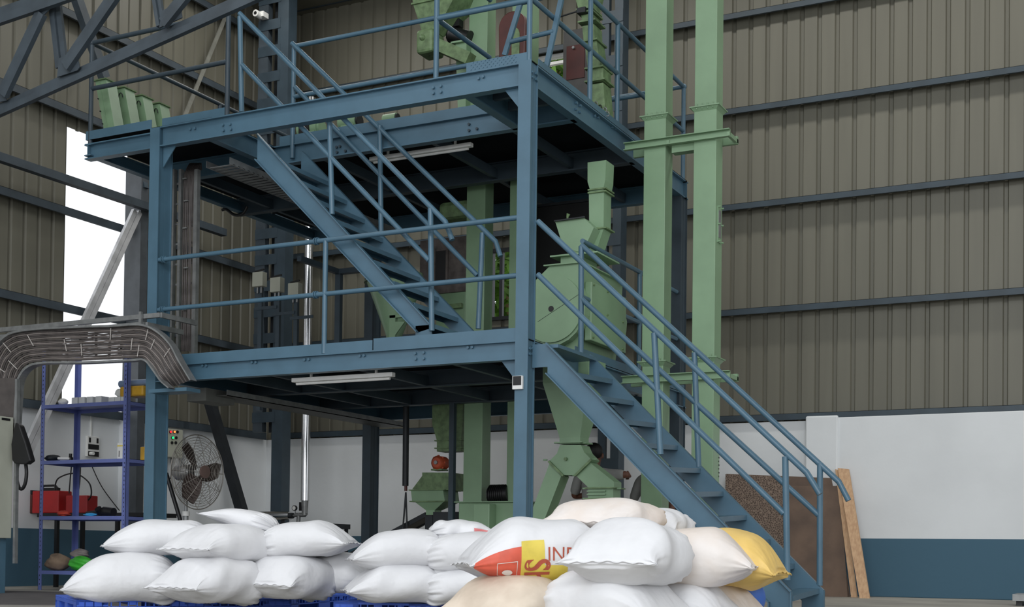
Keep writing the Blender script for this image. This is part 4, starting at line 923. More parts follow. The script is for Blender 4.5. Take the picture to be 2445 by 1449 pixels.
# vertical tray behind the left column
YV2 = 10.55
vt = thing('vertical_cable_tray', 'galvanised vertical cable tray with black cables between the decks behind the left column', 'cable tray', on_y(455, 830, YV2))
for xx, wp in ((417, 7), (433, 8), (471, 10)):
    a = on_y(xx, 395, YV2); wd = wp * 0.0043; MB().box((a.x - wd / 2, YV2 - .02, ZL + 0.02), (a.x + wd / 2, YV2 + 0.03, on_y(xx, 405, YV2).z)).build('side_rail', GALV, vt)
for k, yy in enumerate(range(440, 820, 48)):
    a, c = on_y(420, yy, YV2 + .03), on_y(471, yy, YV2 + .03); MB().box((a.x, YV2 + .02, a.z - .01), (c.x, YV2 + .03, a.z + .01)).build('rung', GALV, vt)
for k in range(9):
    t = k / 8; x = 440 + 25 * t
    a0_, a1_, a2_, a3_ = on_y(x, 838, YV2), on_y(x, 440, YV2), on_y(x + 6, 405, YV2 + .05), on_y(x + 16, 388, YV2 + .25)
    a0_.z = max(a0_.z, ZL + .01); a0_.x = a1_.x; P = smooth_path([a0_, a0_.lerp(a1_, .5) + V(0.01 * math.sin(k * 2), 0, 0), a1_, a2_, a3_], 6); P[-1].z = min(P[-1].z, ZUB - .01)
    tag(MB().tube(P, 0.0085, 8).build('power_cable', CABLE), 'dark power cable running up the vertical tray behind the left column', 'cable', 'power cables in the vertical tray')
for k, (yo) in enumerate((427, 480, 545, 640, 740)):
    a = on_y(437 + (k % 2) * 3, yo, YV2 - .02); MB().bar(a, a + V(0.05, 0, 0), 0.02, 0.012).build('cable_clip', GALV, vt)
# tray under the upper deck
ut = thing('upper_cable_tray', 'slatted cable tray running back under the upper deck at the left', 'cable tray', (XC - .1, 12, ZUB - .14))
xa_ = on_z(492, 398, ZUB - .12).x; yA = on_z(492, 398, ZUB - .12).y
MB().box((xa_, yA, ZUB - .13), (xa_ + 0.006, 13.6, ZUB - .06)).build('side_rail', GALV, ut); MB().box((xa_ + 0.3, yA, ZUB - .13), (xa_ + 0.306, 13.6, ZUB - .06)).build('side_rail', GALV, ut)
first = None
for k in range(40):
    y = yA + 0.05 + k * 0.078
    if first is None: first = MB().box((xa_, y, ZUB - .125), (xa_ + .306, y + .035, ZUB - .115)).build('rung', GALV, ut); f0 = y
    else: dup(first, (0, y - f0, 0))
lo = on_x(560, 500, XC + .5); P = [V(-9.3, 12.2, ZUB), V(-9.28, 12.3, ZUB - .16), V(-9.22, 12.55, ZUB - .22), V(-9.15, 12.8, ZUB - .16), V(-9.1, 12.9, ZUB)]
P = [on_y(531, 478, 12.2), on_y(540, 500, 12.2), on_y(560, 513, 12.2), on_y(580, 510, 12.2), on_y(590, 495, 12.2)]; P[0].z = P[-1].z = ZUB
thing_mesh(MB().tube(smooth_path(P), 0.018, 10), 'hanging_hose', BLACK, 'black hose loop hanging below the upper deck at the left', 'hose')

# ------------------------------------------------------------------ tube light battens, switch box, pipe
for (xa_, ya_, xb_, yb_, yy_, lab) in ((700, 909, 940, 896, 10.22, 'white unlit batten light under the front beam of the lower deck'), (885, 384, 1127, 345, 11.3, 'grey unlit batten light under the upper deck below the stairwell edge')):
    zt_ = ZLB if ya_ > 800 else ZUB
    a, c = on_y(xa_, ya_, yy_), on_y(xb_, yb_, yy_); z = (a.z + c.z) / 2
    bt = thing('batten_light', lab, 'light', V((a.x + c.x) / 2, yy_, z))
    MB().box((a.x, yy_ - .03, z - .015), (c.x, yy_ + .03, z + .025)).build('housing', WHITE_P, bt, bevel=.004)
    MB().cyl(V(a.x + .04, yy_, z - .03), V(c.x - .04, yy_, z - .03), 0.013, n=12).build('tube', WHITE_P, bt)
    for xx in (a.x + .2, c.x - .2): MB().box((xx, yy_ - .01, z + .02), (xx + .02, yy_ + .01, zt_ + .12)).build('hanger', WHITE_P, bt)
a, c = on_y(1226, 898, Y0 - .012), on_y(1249, 929, Y0 - .012)
sw = thing('switch_box', 'small white switch with dark face clamped on the right front column', 'switch', V(a.x, Y0 - .01, c.z))
MB().box((a.x - .003, Y0 - .03, c.z), (c.x, Y0 - .001, a.z)).build('case', WHITE_P, sw, bevel=.004)
MB().box((a.x + .006, Y0 - .034, c.z + .035), (c.x - .01, Y0 - .03, a.z - .004)).build('face', BLACK, sw)
YP = 14.9
pipe = thing('insulated_pipe', 'shiny metal-clad vertical pipe rising behind the platform with gauge and valve', 'pipe', on_y(729, 1230, YP))
a = on_y(728, 1195, YP); rp = (on_y(738, 1100, YP).x - on_y(720, 1100, YP).x) / 2
MB().tube([a, V(a.x, YP, on_y(728, 1085, YP).z)], rp, 24).build('pipe_section', STEEL, pipe); MB().tube([V(a.x, YP, on_y(728, 1085, YP).z), V(a.x, YP, 6.8)], rp * 0.97, 24).build('pipe_section', STEEL, pipe)
MB().tube([V(a.x, YP, on_y(728, 1087, YP).z), V(a.x, YP, on_y(728, 1083, YP).z)], rp * 1.04, 24).build('joint_band', STEEL, pipe)
MB().tube([a + V(0, 0, 0.01), a - V(0, 0, 0.2)], [rp * .8, rp * .62], 16).build('reducer', GALV, pipe)
b_ = on_y(728, 1229, YP); MB().tube([b_ + V(.02, 0, .03), b_, b_ - V(.16, 0, 0)], 0.03, 12).build('elbow', GALV, pipe)
b2 = on_y(712, 1248, YP); MB().tube([on_y(714, 1225, YP), b2], 0.03, 10).build('valve_body', GALV, pipe)
q = on_y(705, 1213, YP); gg = MB().cyl(q + V(0, -.03, 0), q, 0.038, n=20).build('gauge', BLACK, pipe); MB().cyl(q + V(0, -.034, 0), q + V(0, -.03, 0), 0.028, n=20).build('gauge_face', WHITE_P, gg)
MB().cyl(q - V(0, 0, .03), q - V(0, 0, .1), 0.008, n=8).build('gauge_stem', GALV, pipe)
q = on_y(718, 1209, YP); MB().box((q.x - .015, YP - .02, q.z - .06), (q.x + .015, YP + .02, q.z + .06)).build('lever', BLACK, pipe)
hp2 = thing('horizontal_pipe', 'shiny metal-clad horizontal pipe ending left of the pressure gauge', 'pipe', on_y(650, 1232, YP))
a, c = on_y(560, 1233, YP), on_y(693, 1231, YP); a.z = c.z; MB().cyl(a, c, 0.062, n=24).build('pipe_section', STEEL, hp2); MB().cyl(c, c + V(.05, 0, 0), 0.04, n=16).build('end_flange', DARKST, hp2); MB().cyl(c + V(.05, 0, 0), c + V(.11, 0, 0), 0.015).build('nipple', GALV, hp2)
for xx in (a.x + .1, c.x - .15): MB().box((xx, YP - .02, 0), (xx + .04, YP + .02, a.z - .062)).build('pipe_stand', DARKST, hp2)
a, c = on_y(690, 1250, YP - .1), on_y(797, 1262, YP - .1)
tbb = thing('low_table', 'dark low steel table behind the left sack pile under the pipe valve', 'table', V((a.x + c.x) / 2, YP, 0))
MB().box((a.x, YP - .1, c.z), (c.x, YP + .3, a.z)).build('table_top', DARKST, tbb)
for xx in (a.x + .02, c.x - .06):
    for yy in (YP - .08, YP + .24): MB().box((xx, yy, 0), (xx + .04, yy + .04, c.z)).build('leg', DARKST, tbb)
# push-button stations on posts with a rail (rear left of the lower deck)
YSt = 13.75
for k, (x, yt, yb_) in enumerate(((620, 652, 684), (662, 665, 697), (705, 678, 706))):
    a, c = on_y(x - 12, yt, YSt), on_y(x + 12, yb_, YSt)
    st_ = thing('switch_station', ['grey isolator switch on a post, leftmost of three behind the lower railing', 'grey isolator switch on a post, middle of three behind the lower railing', 'grey isolator switch on a post, rightmost of three behind the lower railing'][k], 'switch', V((a.x + c.x) / 2, YSt, ZL), 'isolator switches on posts')
    bx_ = MB().box((a.x, YSt - .05, c.z), (c.x, YSt + .05, a.z)).build('enclosure', CREAM, st_, bevel=.006)
    MB().bar(V(a.x + .02, YSt - .02, a.z + .012), V(c.x, YSt - .02, a.z + .03), 0.02, 0.02).build('handle', BLACK, bx_)
    for dx_ in (-.03, .03): MB().cyl(V((a.x + c.x) / 2 + dx_, YSt, c.z), V((a.x + c.x) / 2 + dx_, YSt, c.z - .08), 0.014, n=10).build('cable_gland', GALV, st_)
    MB().box(((a.x + c.x) / 2 - .03, YSt + .01, ZL + .009), ((a.x + c.x) / 2 + .03, YSt + .05, c.z)).build('post', BLUE_OLD, st_)
    MB().box(((a.x + c.x) / 2 - .08, YSt + .0, c.z - .3), ((a.x + c.x) / 2 + .28, YSt + .012, c.z - .26)).build('cross_bar', BLUE_OLD, st_)

# ------------------------------------------------------------------ left corner: cabinet, bag, rack, bench, fan
YK = 9.3
cab = thing('electrical_cabinet', 'cream electrical cabinet on a blue-grey plinth cut by the left edge of the frame', 'cabinet', V(on_y(0, 1300, YK).x, YK, 0))
a, c = on_y(-60, 990, YK), on_y(27, 1285, YK + .35); a.x = c.x - .6
MB().box((a.x, YK, c.z), (c.x, YK + .35, a.z)).build('cabinet_body', CREAM, cab, bevel=.006)
MB().box((a.x, YK + .02, 0), (on_y(13, 1350, YK + .33).x, YK + .33, c.z)).build('plinth', BLUE, cab)
p, q = on_x(4, 997, c.x), on_x(24, 1005, c.x); MB().box((c.x, p.y, q.z), (c.x + .004, q.y, p.z)).build('name_plate', BLACK, cab)
# hanging black bag
YHb = 9.585
def cloth_lump(c, rx, ry, rz, seed=0, amp=0.18, n=22, flat=0.0, yaw=0.0):
    rnd = random.Random(seed); ph = [(rnd.uniform(1, 5), rnd.uniform(1, 5), rnd.uniform(0, 6)) for _ in range(6)]; mb = MB(); rings = []
    for i in range(n + 1):
        t = -math.pi / 2 + math.pi * i / n; ring = []
        for j in range(2 * n):
            a = 2 * math.pi * j / (2 * n); k = 1 + amp * sum(math.sin(p_ * a * 1.0 + q_ * t * 2 + r_) * (0.5 if i_ > 2 else 0.25) for i_, (p_, q_, r_) in enumerate([(round(x), y, z) for x, y, z in ph])) * 0.5
            x = rx * max(math.cos(t), .02) * math.cos(a) * k; y = ry * max(math.cos(t), .02) * math.sin(a) * k; z = rz * math.sin(t) * (1 + amp * .4 * math.sin(3 * a + 2 * t))
            z = max(z, -rz * (1 - flat)); ring.append(Vector(c) + V(x * math.cos(yaw) - y * math.sin(yaw), x * math.sin(yaw) + y * math.cos(yaw), z))
        rings.append(ring)
    return mb.loft(rings, True)
pb = poly_y([(36, 1008), (46, 1015), (60, 1055), (73, 1100), (62, 1108), (34, 1107), (28, 1098), (26, 1060)], YHb)
thing_mesh(MB().prism(pb, (0, .07, 0)), 'hanging_bag', BLACK, 'black plastic bag hanging beside the cream cabinet at the left edge', 'bag', bevel=.012)
a = on_y(46, 1130, YHb + .1); thing_mesh(MB().tube([a + V(.07 * math.cos(t), .03, .16 * math.sin(t)) for t in [2 * math.pi * k / 24 for k in range(25)]], 0.018, 10, False), 'hose_coil', BLACK, 'black coiled hose hanging under the black bag at the left edge', 'hose')

# rack
q0 = on_z(88, 1408, 0.0); YRk = q0.y; 
fl_ = on_y(96, 1100, YRk).x; fr_ = on_y(301, 1100, YRk).x; YRb = on_x(183, 960, fl_).y if False else YRk + 0.62
YRb = YRk + 0.55
rack = thing('storage_rack', 'violet-blue slotted-angle storage rack with four shelves at the left wall', 'rack', V((fl_ + fr_) / 2, YRk + .27, 0))
zr = 2.72
for k, (x, y, sx, sy) in enumerate(((fl_, YRk, 1, 1), (fr_, YRk, -1, 1), (fl_, YRb, 1, -1), (fr_, YRb, -1, -1))):
    m = MB(); m.box((x, y, 0), (x + sx * .052, y + sy * .004, zr)); m.box((x, y, 0), (x + sx * .004, y + sy * .052, zr)); po = m.build('post', RACK, rack)
    ms = MB()
    for i in range(56):
        z = 0.06 + i * 0.048; ms.box((x + sx * .02, y - sy * .0015, z), (x + sx * .028, y - sy * .0002, z + .018)); 
    sm_ = ms.build('slot_row', BLACK, po); sm_['kind'] = 'stuff'
shelf_z = []
for k, (xp_, yp_) in enumerate(((200, 966), (200, 1101), (200, 1236), (200, 1368))):
    z = on_y(xp_, yp_, YRk).z; shelf_z.append(z + .02)
    m = MB(); m.box((fl_ + .004, YRk + .004, z + .014), (fr_ - .004, YRb - .004, z + .018)); m.box((fl_ + .002, YRk - .002, z - .022), (fr_ - .002, YRk + .002, z + .018)); m.box((fl_ + .004, YRb - .008, z - .022), (fr_ - .004, YRb - .004, z + .018))
    m.box((fl_ + .004, YRk, z - .022), (fl_ + .008, YRb - .008, z + .018)); m.box((fr_ - .008, YRk, z - .022), (fr_ - .004, YRb - .008, z + .018)); m.build('shelf', RACK, rack)
def on_shelf(px, k, dy=0.12): p = on_y(px, 1000, YRk + dy); return V(p.x, YRk + dy, shelf_z[k])
STL = {'w': WHITE_P}
CARD = mat('pale_carton', (206, 208, 206), 0.7, 0, 0.05, 9)
s0 = on_shelf(150, 0); tag(cloth_lump(s0 + V(0, 0, .04), .06, .05, .04, 3, .2, 12, .0).build('plastic_packet', WHITE_P), 'crumpled white packet at the left end of the top shelf', 'packet')
for k, x in enumerate((177, 194, 213, 234)):
    p = on_shelf(x, 0); w_ = .088
    o = MB().box((p.x - w_ / 2, p.y, p.z), (p.x + w_ / 2, p.y + .12, p.z + .085)).build('small_carton', CARD, bevel=.003)
    tag(o, ['pale small carton, first from the left in the row on the top shelf', 'pale small carton, second from the left in the row on the top shelf', 'pale small carton, third from the left in the row on the top shelf', 'pale small carton, last at the right of the row on the top shelf'][k], 'box', 'small cartons on the top shelf')
p = on_shelf(258, 0, .06); 
for k in range(3):
    o = MB().box((p.x + k * .09, p.y, p.z), (p.x + k * .09 + .085, p.y + .14, p.z + .055)).build('flat_carton', CARD, bevel=.003)
    tag(o, ['low white carton under the yellow package, leftmost', 'low white carton under the yellow package, middle one', 'low white carton under the yellow package, rightmost near the post'][k], 'box', 'low cartons under the yellow package')
pp_ = p + V(.14, 0.02, .055)
tag(MB().box(pp_, pp_ + V(.34, .18, .115)).build('yellow_package', YELPK, bevel=.02), 'shiny yellow plastic-wrapped package on the top shelf', 'package')
tag(cloth_lump(pp_ + V(-.05, .07, .05), .055, .06, .05, 5, .25, 12).build('plastic_packet', CARD), 'crumpled grey-white packet left of the yellow package', 'packet')
tag(MB().tube([pp_ + V(-.07, .09, .155), pp_ + V(.34, .09, .155)], .04, 14).build('wrapped_roll', mat('blue_grey_film', (120, 140, 170), .3)), 'bluish plastic-wrapped roll on top of the yellow package', 'roll')
# second shelf
p = on_shelf(128, 1, .1); tag(cloth_lump(p + V(0, 0, .035), .11, .07, .037, 8, .15, 12).build('dark_pouch', DARKST), 'dark lumpy pouch at the left end of the second shelf', 'pouch')
p = on_shelf(150, 1, .06); tag(MB().bar(p + V(-.06, 0, .025), p + V(.08, .04, .022), .05, .03).build('hand_tool', WHITE_P, bevel=.01), 'small white hand tool beside the dark pouch on the second shelf', 'tool')
p = on_shelf(170, 1, .12); tag(MB().tube([p, p + V(0, 0, .04), p + V(0, 0, .042), p + V(0, 0, .08)], [.03, .03, .018, .018], 14).build('black_bottle', BLACK), 'small black bottle near the rear post on the second shelf', 'bottle')
p = on_shelf(287, 1, .05); pk = MB().box((p.x - .035, p.y, p.z), (p.x + .045, p.y + .06, p.z + .175)).build('boxed_pack', WHITE_P, bevel=.003); tag(pk, 'white and yellow box standing beside the right post on the second shelf', 'box')
MB().box((p.x - .0355, p.y - .0008, p.z + .135), (p.x + .0455, p.y + .0608, p.z + .15)).build('yellow_band', YEL_PR, pk); MB().box((p.x - .012, p.y - .001, p.z + .02), (p.x - .002, p.y, p.z + .09)).build('printed_loop', BLACK, pk)
p = V(fr_ - .0, YRk + .3, shelf_z[1]); tag(MB().box(p + V(-.08, 0, 0), p + V(-.01, .09, .15)).build('yellow_box', YELPK, bevel=.008), 'yellow printed box behind the right post on the second shelf', 'box')
p = on_shelf(255, 1, .2); tag(MB().bar(p + V(-.1, 0, .012), p + V(.12, .03, .012), .1, .006).build('paper_sheet', WHITE_P), 'white sheet lying on the second shelf left of the white box', 'sheet')
# third shelf
p = on_shelf(157, 2, .08); tag(cloth_lump(p + V(0, 0, .03), .085, .07, .032, 11, .35, 14).build('red_cord_bundle', mat('red_cord', (190, 60, 40), .6)), 'tangled orange-red cord bundle on the third shelf', 'cord')
p = on_shelf(220, 2, .05); tag(cloth_lump(p + V(0, 0, .016), .09, .03, .018, 12, .35, 14).build('blue_strap', CYAN), 'bright blue crumpled strap at the front of the third shelf', 'strap')
p = on_shelf(250, 2, .25); gd = thing('angle_grinder', 'black power tool lying on the third shelf beside the right post', 'tool', p)
MB().tube([p + V(-.25, 0, .04), p + V(-.05, 0, .05), p + V(.02, 0, .06), p + V(.16, 0, .05)], [.018, .03, .055, .05], 14).build('tool_body', BLACK, gd); MB().cyl(p + V(-.02, 0, .03), p + V(-.02, -.06, .09), .04).build('tool_head', BLACK, gd)
# bottom shelf
p = on_shelf(137, 3, .1); tag(cloth_lump(p + V(0, .05, .09), .155, .12, .095, 21, .3, 18, .1).build('tan_cloth_heap', CLOTH_T), 'crumpled tan cloth heap on the bottom shelf left of the green bag', 'cloth')
p = on_shelf(190, 3, .06); tag(cloth_lump(p + V(.02, .05, .08), .165, .1, .085, 22, .16, 18, .1).build('green_sack', GRNBAG), 'bright green plastic bag on the bottom shelf', 'bag')
p = on_shelf(185, 3, .2); tag(cloth_lump(p + V(0.02, .06, .19), .12, .08, .055, 23, .35, 18).build('grey_cloth', mat('grey_rag', (140, 132, 128), .9)), 'greyish rag piled on top of the green bag', 'cloth')
# bench behind the rack
YBn = YRb + 0.35
a, c = on_y(35, 1225, YBn), on_y(352, 1243, YBn)
bn = thing('work_bench', 'black work bench behind the blue rack carrying the red welding machines', 'bench', V((a.x + c.x) / 2, YBn + .25, 0))
zb = a.z; MB().box((max(a.x, XL + .25), YBn, zb - .05), (c.x, YBn + .5, zb)).build('bench_top', BLACK, bn)
for px in (129, 274): 
    x = on_y(px, 1300, YBn).x
    for yy in (YBn + .02, YBn + .44): MB().box((x - .022, yy, 0), (x + .022, yy + .044, zb - .05)).build('leg', BLACK, bn)
def red_box(x0, x1, y0, lab, nm, m_, handle=True, dep=.22, dy=.05):
    a, c = on_y(x0, y0, YBn + dy), on_y(x1, y0, YBn + dy); t = thing(nm, lab, 'machine', V((a.x + c.x) / 2, YBn + dy, zb))
    MB().box((a.x, YBn + dy, zb), (c.x, YBn + dy + dep, a.z)).build('case', m_, t, bevel=.01)
    if handle:
        w_ = c.x - a.x; MB().bar(V(a.x + w_ * .1, YBn + dy + dep / 2, a.z + .02), V(a.x + w_ * .75, YBn + dy + dep / 2, a.z + .02), .05, .04).build('handle_base', BLACK, t)
        MB().tube([V(a.x + w_ * .1, YBn + dy + dep / 2, a.z + .03), V(a.x + w_ * .18, YBn + dy + dep / 2, a.z + .07), V(a.x + w_ * .62, YBn + dy + dep / 2, a.z + .07), V(a.x + w_ * .72, YBn + dy + dep / 2, a.z + .03)], .014, 10).build('handle', BLACK, t)
    return t, a, c
red_box(77, 140, 1172, 'bright red welding box with black handle on the bench behind the rack', 'welding_machine', RED)
red_box(157, 208, 1183, 'smaller dull red box behind the rear rack post on the bench', 'battery_charger', MAROON if False else RED, False, .18, .08)
t, a, c = red_box(52, 76, 1180, 'dark maroon machine with round dial left of the bright red box', 'small_machine', MAROON, False, .3, .12)
MB().box((a.x, YBn + .12, a.z), (c.x, YBn + .4, a.z + .05)).build('top_case', DARKST, t); q = on_y(64, 1178, YBn + .11); MB().cyl(q, q + V(0, -.012, 0), .02).build('dial', WHITE_P, t)
P = smooth_path([V(*on_y(x, y, YBn + .1)) for x, y in ((129, 1190), (134, 1150), (150, 1136), (175, 1130), (195, 1137), (214, 1155), (218, 1180), (208, 1195), (190, 1196))], 6)
thing_mesh(MB().tube(P, .009, 8, True), 'welding_cable', BLACK, 'thick black cable looping above the red boxes behind the rack', 'cable')
P = smooth_path([V(*on_y(x, y, YBn + .14)) for x, y in ((172, 1100), (168, 1140), (165, 1178))], 6); P2 = smooth_path([V(*on_y(x, y, YBn + .14)) for x, y in ((192, 1105), (190, 1150), (185, 1182))], 6)
thing_mesh(MB().tube(P, .008, 8), 'hanging_cable', BLACK, 'straight black cable dropping to the smaller red box, left one', 'cable'); thing_mesh(MB().tube(P2, .01, 8), 'hanging_cable', BLACK, 'straight black cable dropping to the smaller red box, right one', 'cable')
P = [on_x(218, 1110, XL + .04), on_x(245, 1165, XL + .03), on_x(290, 1225, XL + .03)]; thing_mesh(MB().tube(smooth_path(P), .006, 8), 'wall_cable', BLACK, 'thin black cable slanting down the white wall behind the rack', 'cable')
# socket board on the left wall
a, c = on_x(205, 1040, XL + .01), on_x(232, 1092, XL + .01)
sb = thing('socket_board', 'white socket board with dark switches on the left wall behind the rack', 'switch board', V(XL + .03, a.y, c.z))
MB().box((XL + .001, a.y, c.z), (XL + .045, c.y, a.z)).build('board', WHITE_P, sb, bevel=.004)
hh = a.z - c.z; wy = c.y - a.y
for (u0, u1, v0, v1) in ((.1, .25, .68, .92), (.75, .9, .68, .92), (.05, .95, .36, .6), (.05, .95, .02, .26)): MB().box((XL + .045, a.y + wy * u0, c.z + hh * v0), (XL + .05, a.y + wy * u1, c.z + hh * v1)).build('socket', BLACK, sb)
MB().cyl(V(XL + .045, a.y + wy * .2, c.z + hh * .14), V(XL + .11, a.y + wy * .2, c.z + hh * .14), .022).build('plug', WHITE_P, sb)
q = on_x(214, 1040, XL); MB().box((XL + .001, q.y, a.z), (XL + .02, q.y + .022, BT)).build('conduit', WHITE_P, sb)
# control panel with lamps on the left wall
a, c = on_x(385, 1020, XL + .15), on_x(436, 1094, XL + .15)
cp = thing('lamp_box', 'cream control panel with lit red orange and green lamps beside the left column', 'control panel', V(XL + .1, a.y, c.z))
MB().box((XL + .002, a.y, c.z), (XL + .15, c.y, a.z - .0)).build('panel_box', CREAM, cp, bevel=.006)
for (x, y, mm, nm) in ((406, 1031, emit('red_lamp', (255, 30, 40), 3), 'lamp'), (415, 1031, emit('orange_lamp', (255, 110, 50), 3), 'lamp'), (423, 1031, BLACK, 'push_button'), (411, 1045, emit('green_lamp', (20, 220, 100), 3), 'lamp'), (420, 1045, BLACK, 'push_button'), (410, 1057, BLACK, 'push_button'), (419, 1057, BLACK, 'push_button')):
    q = on_x(x, y, XL + .15); ob = MB().cyl(q - V(.002, 0, 0), q + V(.012, 0, 0), .022, n=16).build('button_ring', BLACK, cp)
    if nm == 'lamp': MB().cyl(q + V(.012, 0, 0), q + V(.022, 0, 0), .015, n=16).build('lamp', mm, ob)
q = on_x(415, 1094, XL + .1); MB().tube([V(XL + .06, q.y, c.z), V(XL + .05, q.y, c.z - .3)], .012, 8).build('conduit', BLACK, cp)
# pedestal fan
YFn = 11.0
fc = on_y(472, 1127, YFn); fan = thing('pedestal_fan', 'large wire-guarded pedestal fan standing right of the left column', 'fan', V(fc.x - .05, YFn + .1, 0))
WIRE = mat('fan_wire', (170, 165, 158), .4, .6)
ax = Vector((0.985, -0.05, 0.0)).normalized(); u_ = Vector((0, 0, 1)); v_ = ax.cross(u_).normalized(); Rf = 0.4
def cage(sgn, dp):
    m = MB()
    for k in range(1, 15):
        r = Rf * k / 14; d_ = dp * (1 - (r / Rf) ** 2) * sgn
        m.tube([fc + ax * d_ + (u_ * math.cos(t) + v_ * math.sin(t)) * r for t in [2 * math.pi * i / 36 for i in range(37)]], .0022, 5, False)
    for k in range(12):
        t = 2 * math.pi * k / 12; m.tube([fc + ax * (dp * (1 - s * s) * sgn) + (u_ * math.cos(t) + v_ * math.sin(t)) * Rf * s for s in [i / 8 for i in range(9)]], .003, 5, False)
    return m
cage(1, .1).build('front_guard', WIRE, fan); cage(-1, .1).build('rear_guard', WIRE, fan)
MB().tube([fc + (u_ * math.cos(t) + v_ * math.sin(t)) * Rf for t in [2 * math.pi * i / 48 for i in range(49)]], .006, 8, False).build('guard_rim', WIRE, fan)
MB().cyl(fc + ax * .09, fc + ax * .115, .07, n=24).build('badge_plate', mat('fan_hub', (110, 90, 84), .4), fan)
for k in range(3):
    t0 = 2 * math.pi * k / 3 + .5; pts = []
    for s in range(7):
        r = .05 + (Rf * .86 - .05) * s / 6; wd = .075 + .035 * math.sin(math.pi * s / 6); tw = .6 - .35 * s / 6
        d0 = u_ * math.cos(t0 + .12 * s / 6) + v_ * math.sin(t0 + .12 * s / 6); tn = -u_ * math.sin(t0) + v_ * math.cos(t0)
        cdir = tn * math.cos(tw) + ax * math.sin(tw); nr = cdir.cross(d0).normalized() * .002
        ctr = fc + d0 * r; pts.append([ctr - cdir * wd - nr, ctr + cdir * wd - nr, ctr + cdir * wd + nr, ctr - cdir * wd + nr])
    MB().loft(pts).build('blade', mat('fan_blade', (90, 78, 74), .35, .5) if k == 0 else bpy.data.materials['fan_blade'], fan)
MB().tube([fc - ax * .09, fc - ax * .12, fc - ax * .28, fc - ax * .33], [.05, .085, .085, .05], 20).build('motor', mat('fan_motor', (150, 150, 150), .35, .6), fan)
pb_ = fc - ax * .16; MB().tube([V(pb_.x, pb_.y, .03), V(pb_.x, pb_.y, fc.z - .45)], .028, 14).build('pole', GALV, fan); MB().tube([V(pb_.x, pb_.y, fc.z - .45), V(pb_.x, pb_.y, fc.z - .07)], .018, 14).build('inner_pole', GALV, fan)
MB().cyl(V(pb_.x, pb_.y, 0), V(pb_.x, pb_.y, .03), .26, n=28).build('base', DARKST, fan)
MB().cyl(V(pb_.x, pb_.y, fc.z - .47), V(pb_.x, pb_.y, fc.z - .42), .04, n=14).build('height_clamp', WHITE_P, fan)
a, c = on_y(397, 1130, 11.4), on_y(430, 1240, 11.4); thing_mesh(MB().tube([a, c, V(c.x + .08, c.y, 0.0)], .024, 10), 'leaning_rod', BLACK, 'black rod leaning between the left column and the fan', 'rod')

# ------------------------------------------------------------------ boards and plank leaning on the back wall
def lean(pts_top, pts_bot, yt, yb, th, name, m, lab, cat):
    a, b_ = [on_y(x, y, yt) for x, y in pts_top]; c, d = [on_y(x, y, yb) for x, y in pts_bot]
    for q in (c, d): q.z = 0.0
    return tag(MB().hexa([c, d, d + V(0, th, 0), c + V(0, th, 0), a, b_, b_ + V(0, th, 0), a + V(0, th, 0)]).build(name, m, bevel=.002), lab, cat)
yl = D - .14
lean(((1734, 1131), (1985, 1141)), ((1738, 1400), (2030, 1418)), yl - .04, yl - .3, .012, 'hardboard_sheet', BOARD, 'large dark brown board leaning on the back wall behind the smaller front board', 'board')
HC = mat('honeycomb_board', (104, 88, 78), .8, 0, .1, 4)
_nt = HC.node_tree; _v = _nt.nodes.new('ShaderNodeTexVoronoi'); _v.inputs['Scale'].default_value = 42; _v.feature = 'DISTANCE_TO_EDGE'; _tc = [n_ for n_ in _nt.nodes if n_.type == 'TEX_COORD'][0]; _nt.links.new(_tc.outputs['Object'], _v.inputs['Vector'])
_r = _nt.nodes.new('ShaderNodeValToRGB'); _r.color_ramp.elements[0].color = (*lin((140, 122, 108)), 1); _r.color_ramp.elements[0].position = .03; _r.color_ramp.elements[1].color = (*lin((80, 66, 58)), 1); _r.color_ramp.elements[1].position = .16
_nt.links.new(_v.outputs['Distance'], _r.inputs[0]); _nt.links.new(_r.outputs[0], _nt.nodes['Principled BSDF'].inputs['Base Color'])
lean(((1732, 1132), (1876, 1138)), ((1732, 1400), (1880, 1408)), yl - .06, yl - .34, .012, 'honeycomb_sheet', HC, 'brown honeycomb-patterned board leaning on the back wall beside the elevator', 'board')
lean(((1880, 1160), (2006, 1160)), ((1878, 1420), (2024, 1424)), yl - .1, yl - .42, .012, 'hardboard_sheet', BOARD, 'front brown board leaning behind the staircase foot, next to the plank', 'board')
lean(((2000, 1117), (2026, 1120)), ((2052, 1425), (2076, 1427)), yl - .1, yl - .75, .05, 'timber_plank', WOOD, 'long raw timber plank leaning against the white wall right of the stairs', 'plank')
lean(((1994, 1120), (2006, 1122)), ((2032, 1410), (2046, 1412)), yl - .04, yl - .5, .05, 'timber_plank', WOOD, 'shorter raw timber plank leaning behind the long plank', 'plank')
a = on_z(2432, 1440, 0); a = V(on_y(2420, 1430, 14.5).x, 14.5, 0)
eb = thing('steel_bench', 'grey-topped bench end at the lower right corner of the frame', 'bench', a)
zt_ = on_y(2430, 1418, 14.5).z; MB().box((a.x, 14.4, zt_ - .07), (a.x + 1.2, 14.9, zt_)).build('bench_top', GALV, eb); 
for xx in (a.x + .03, a.x + 1.1): MB().box((xx, 14.45, 0), (xx + .06, 14.85, zt_ - .07)).build('leg', BLACK, eb)
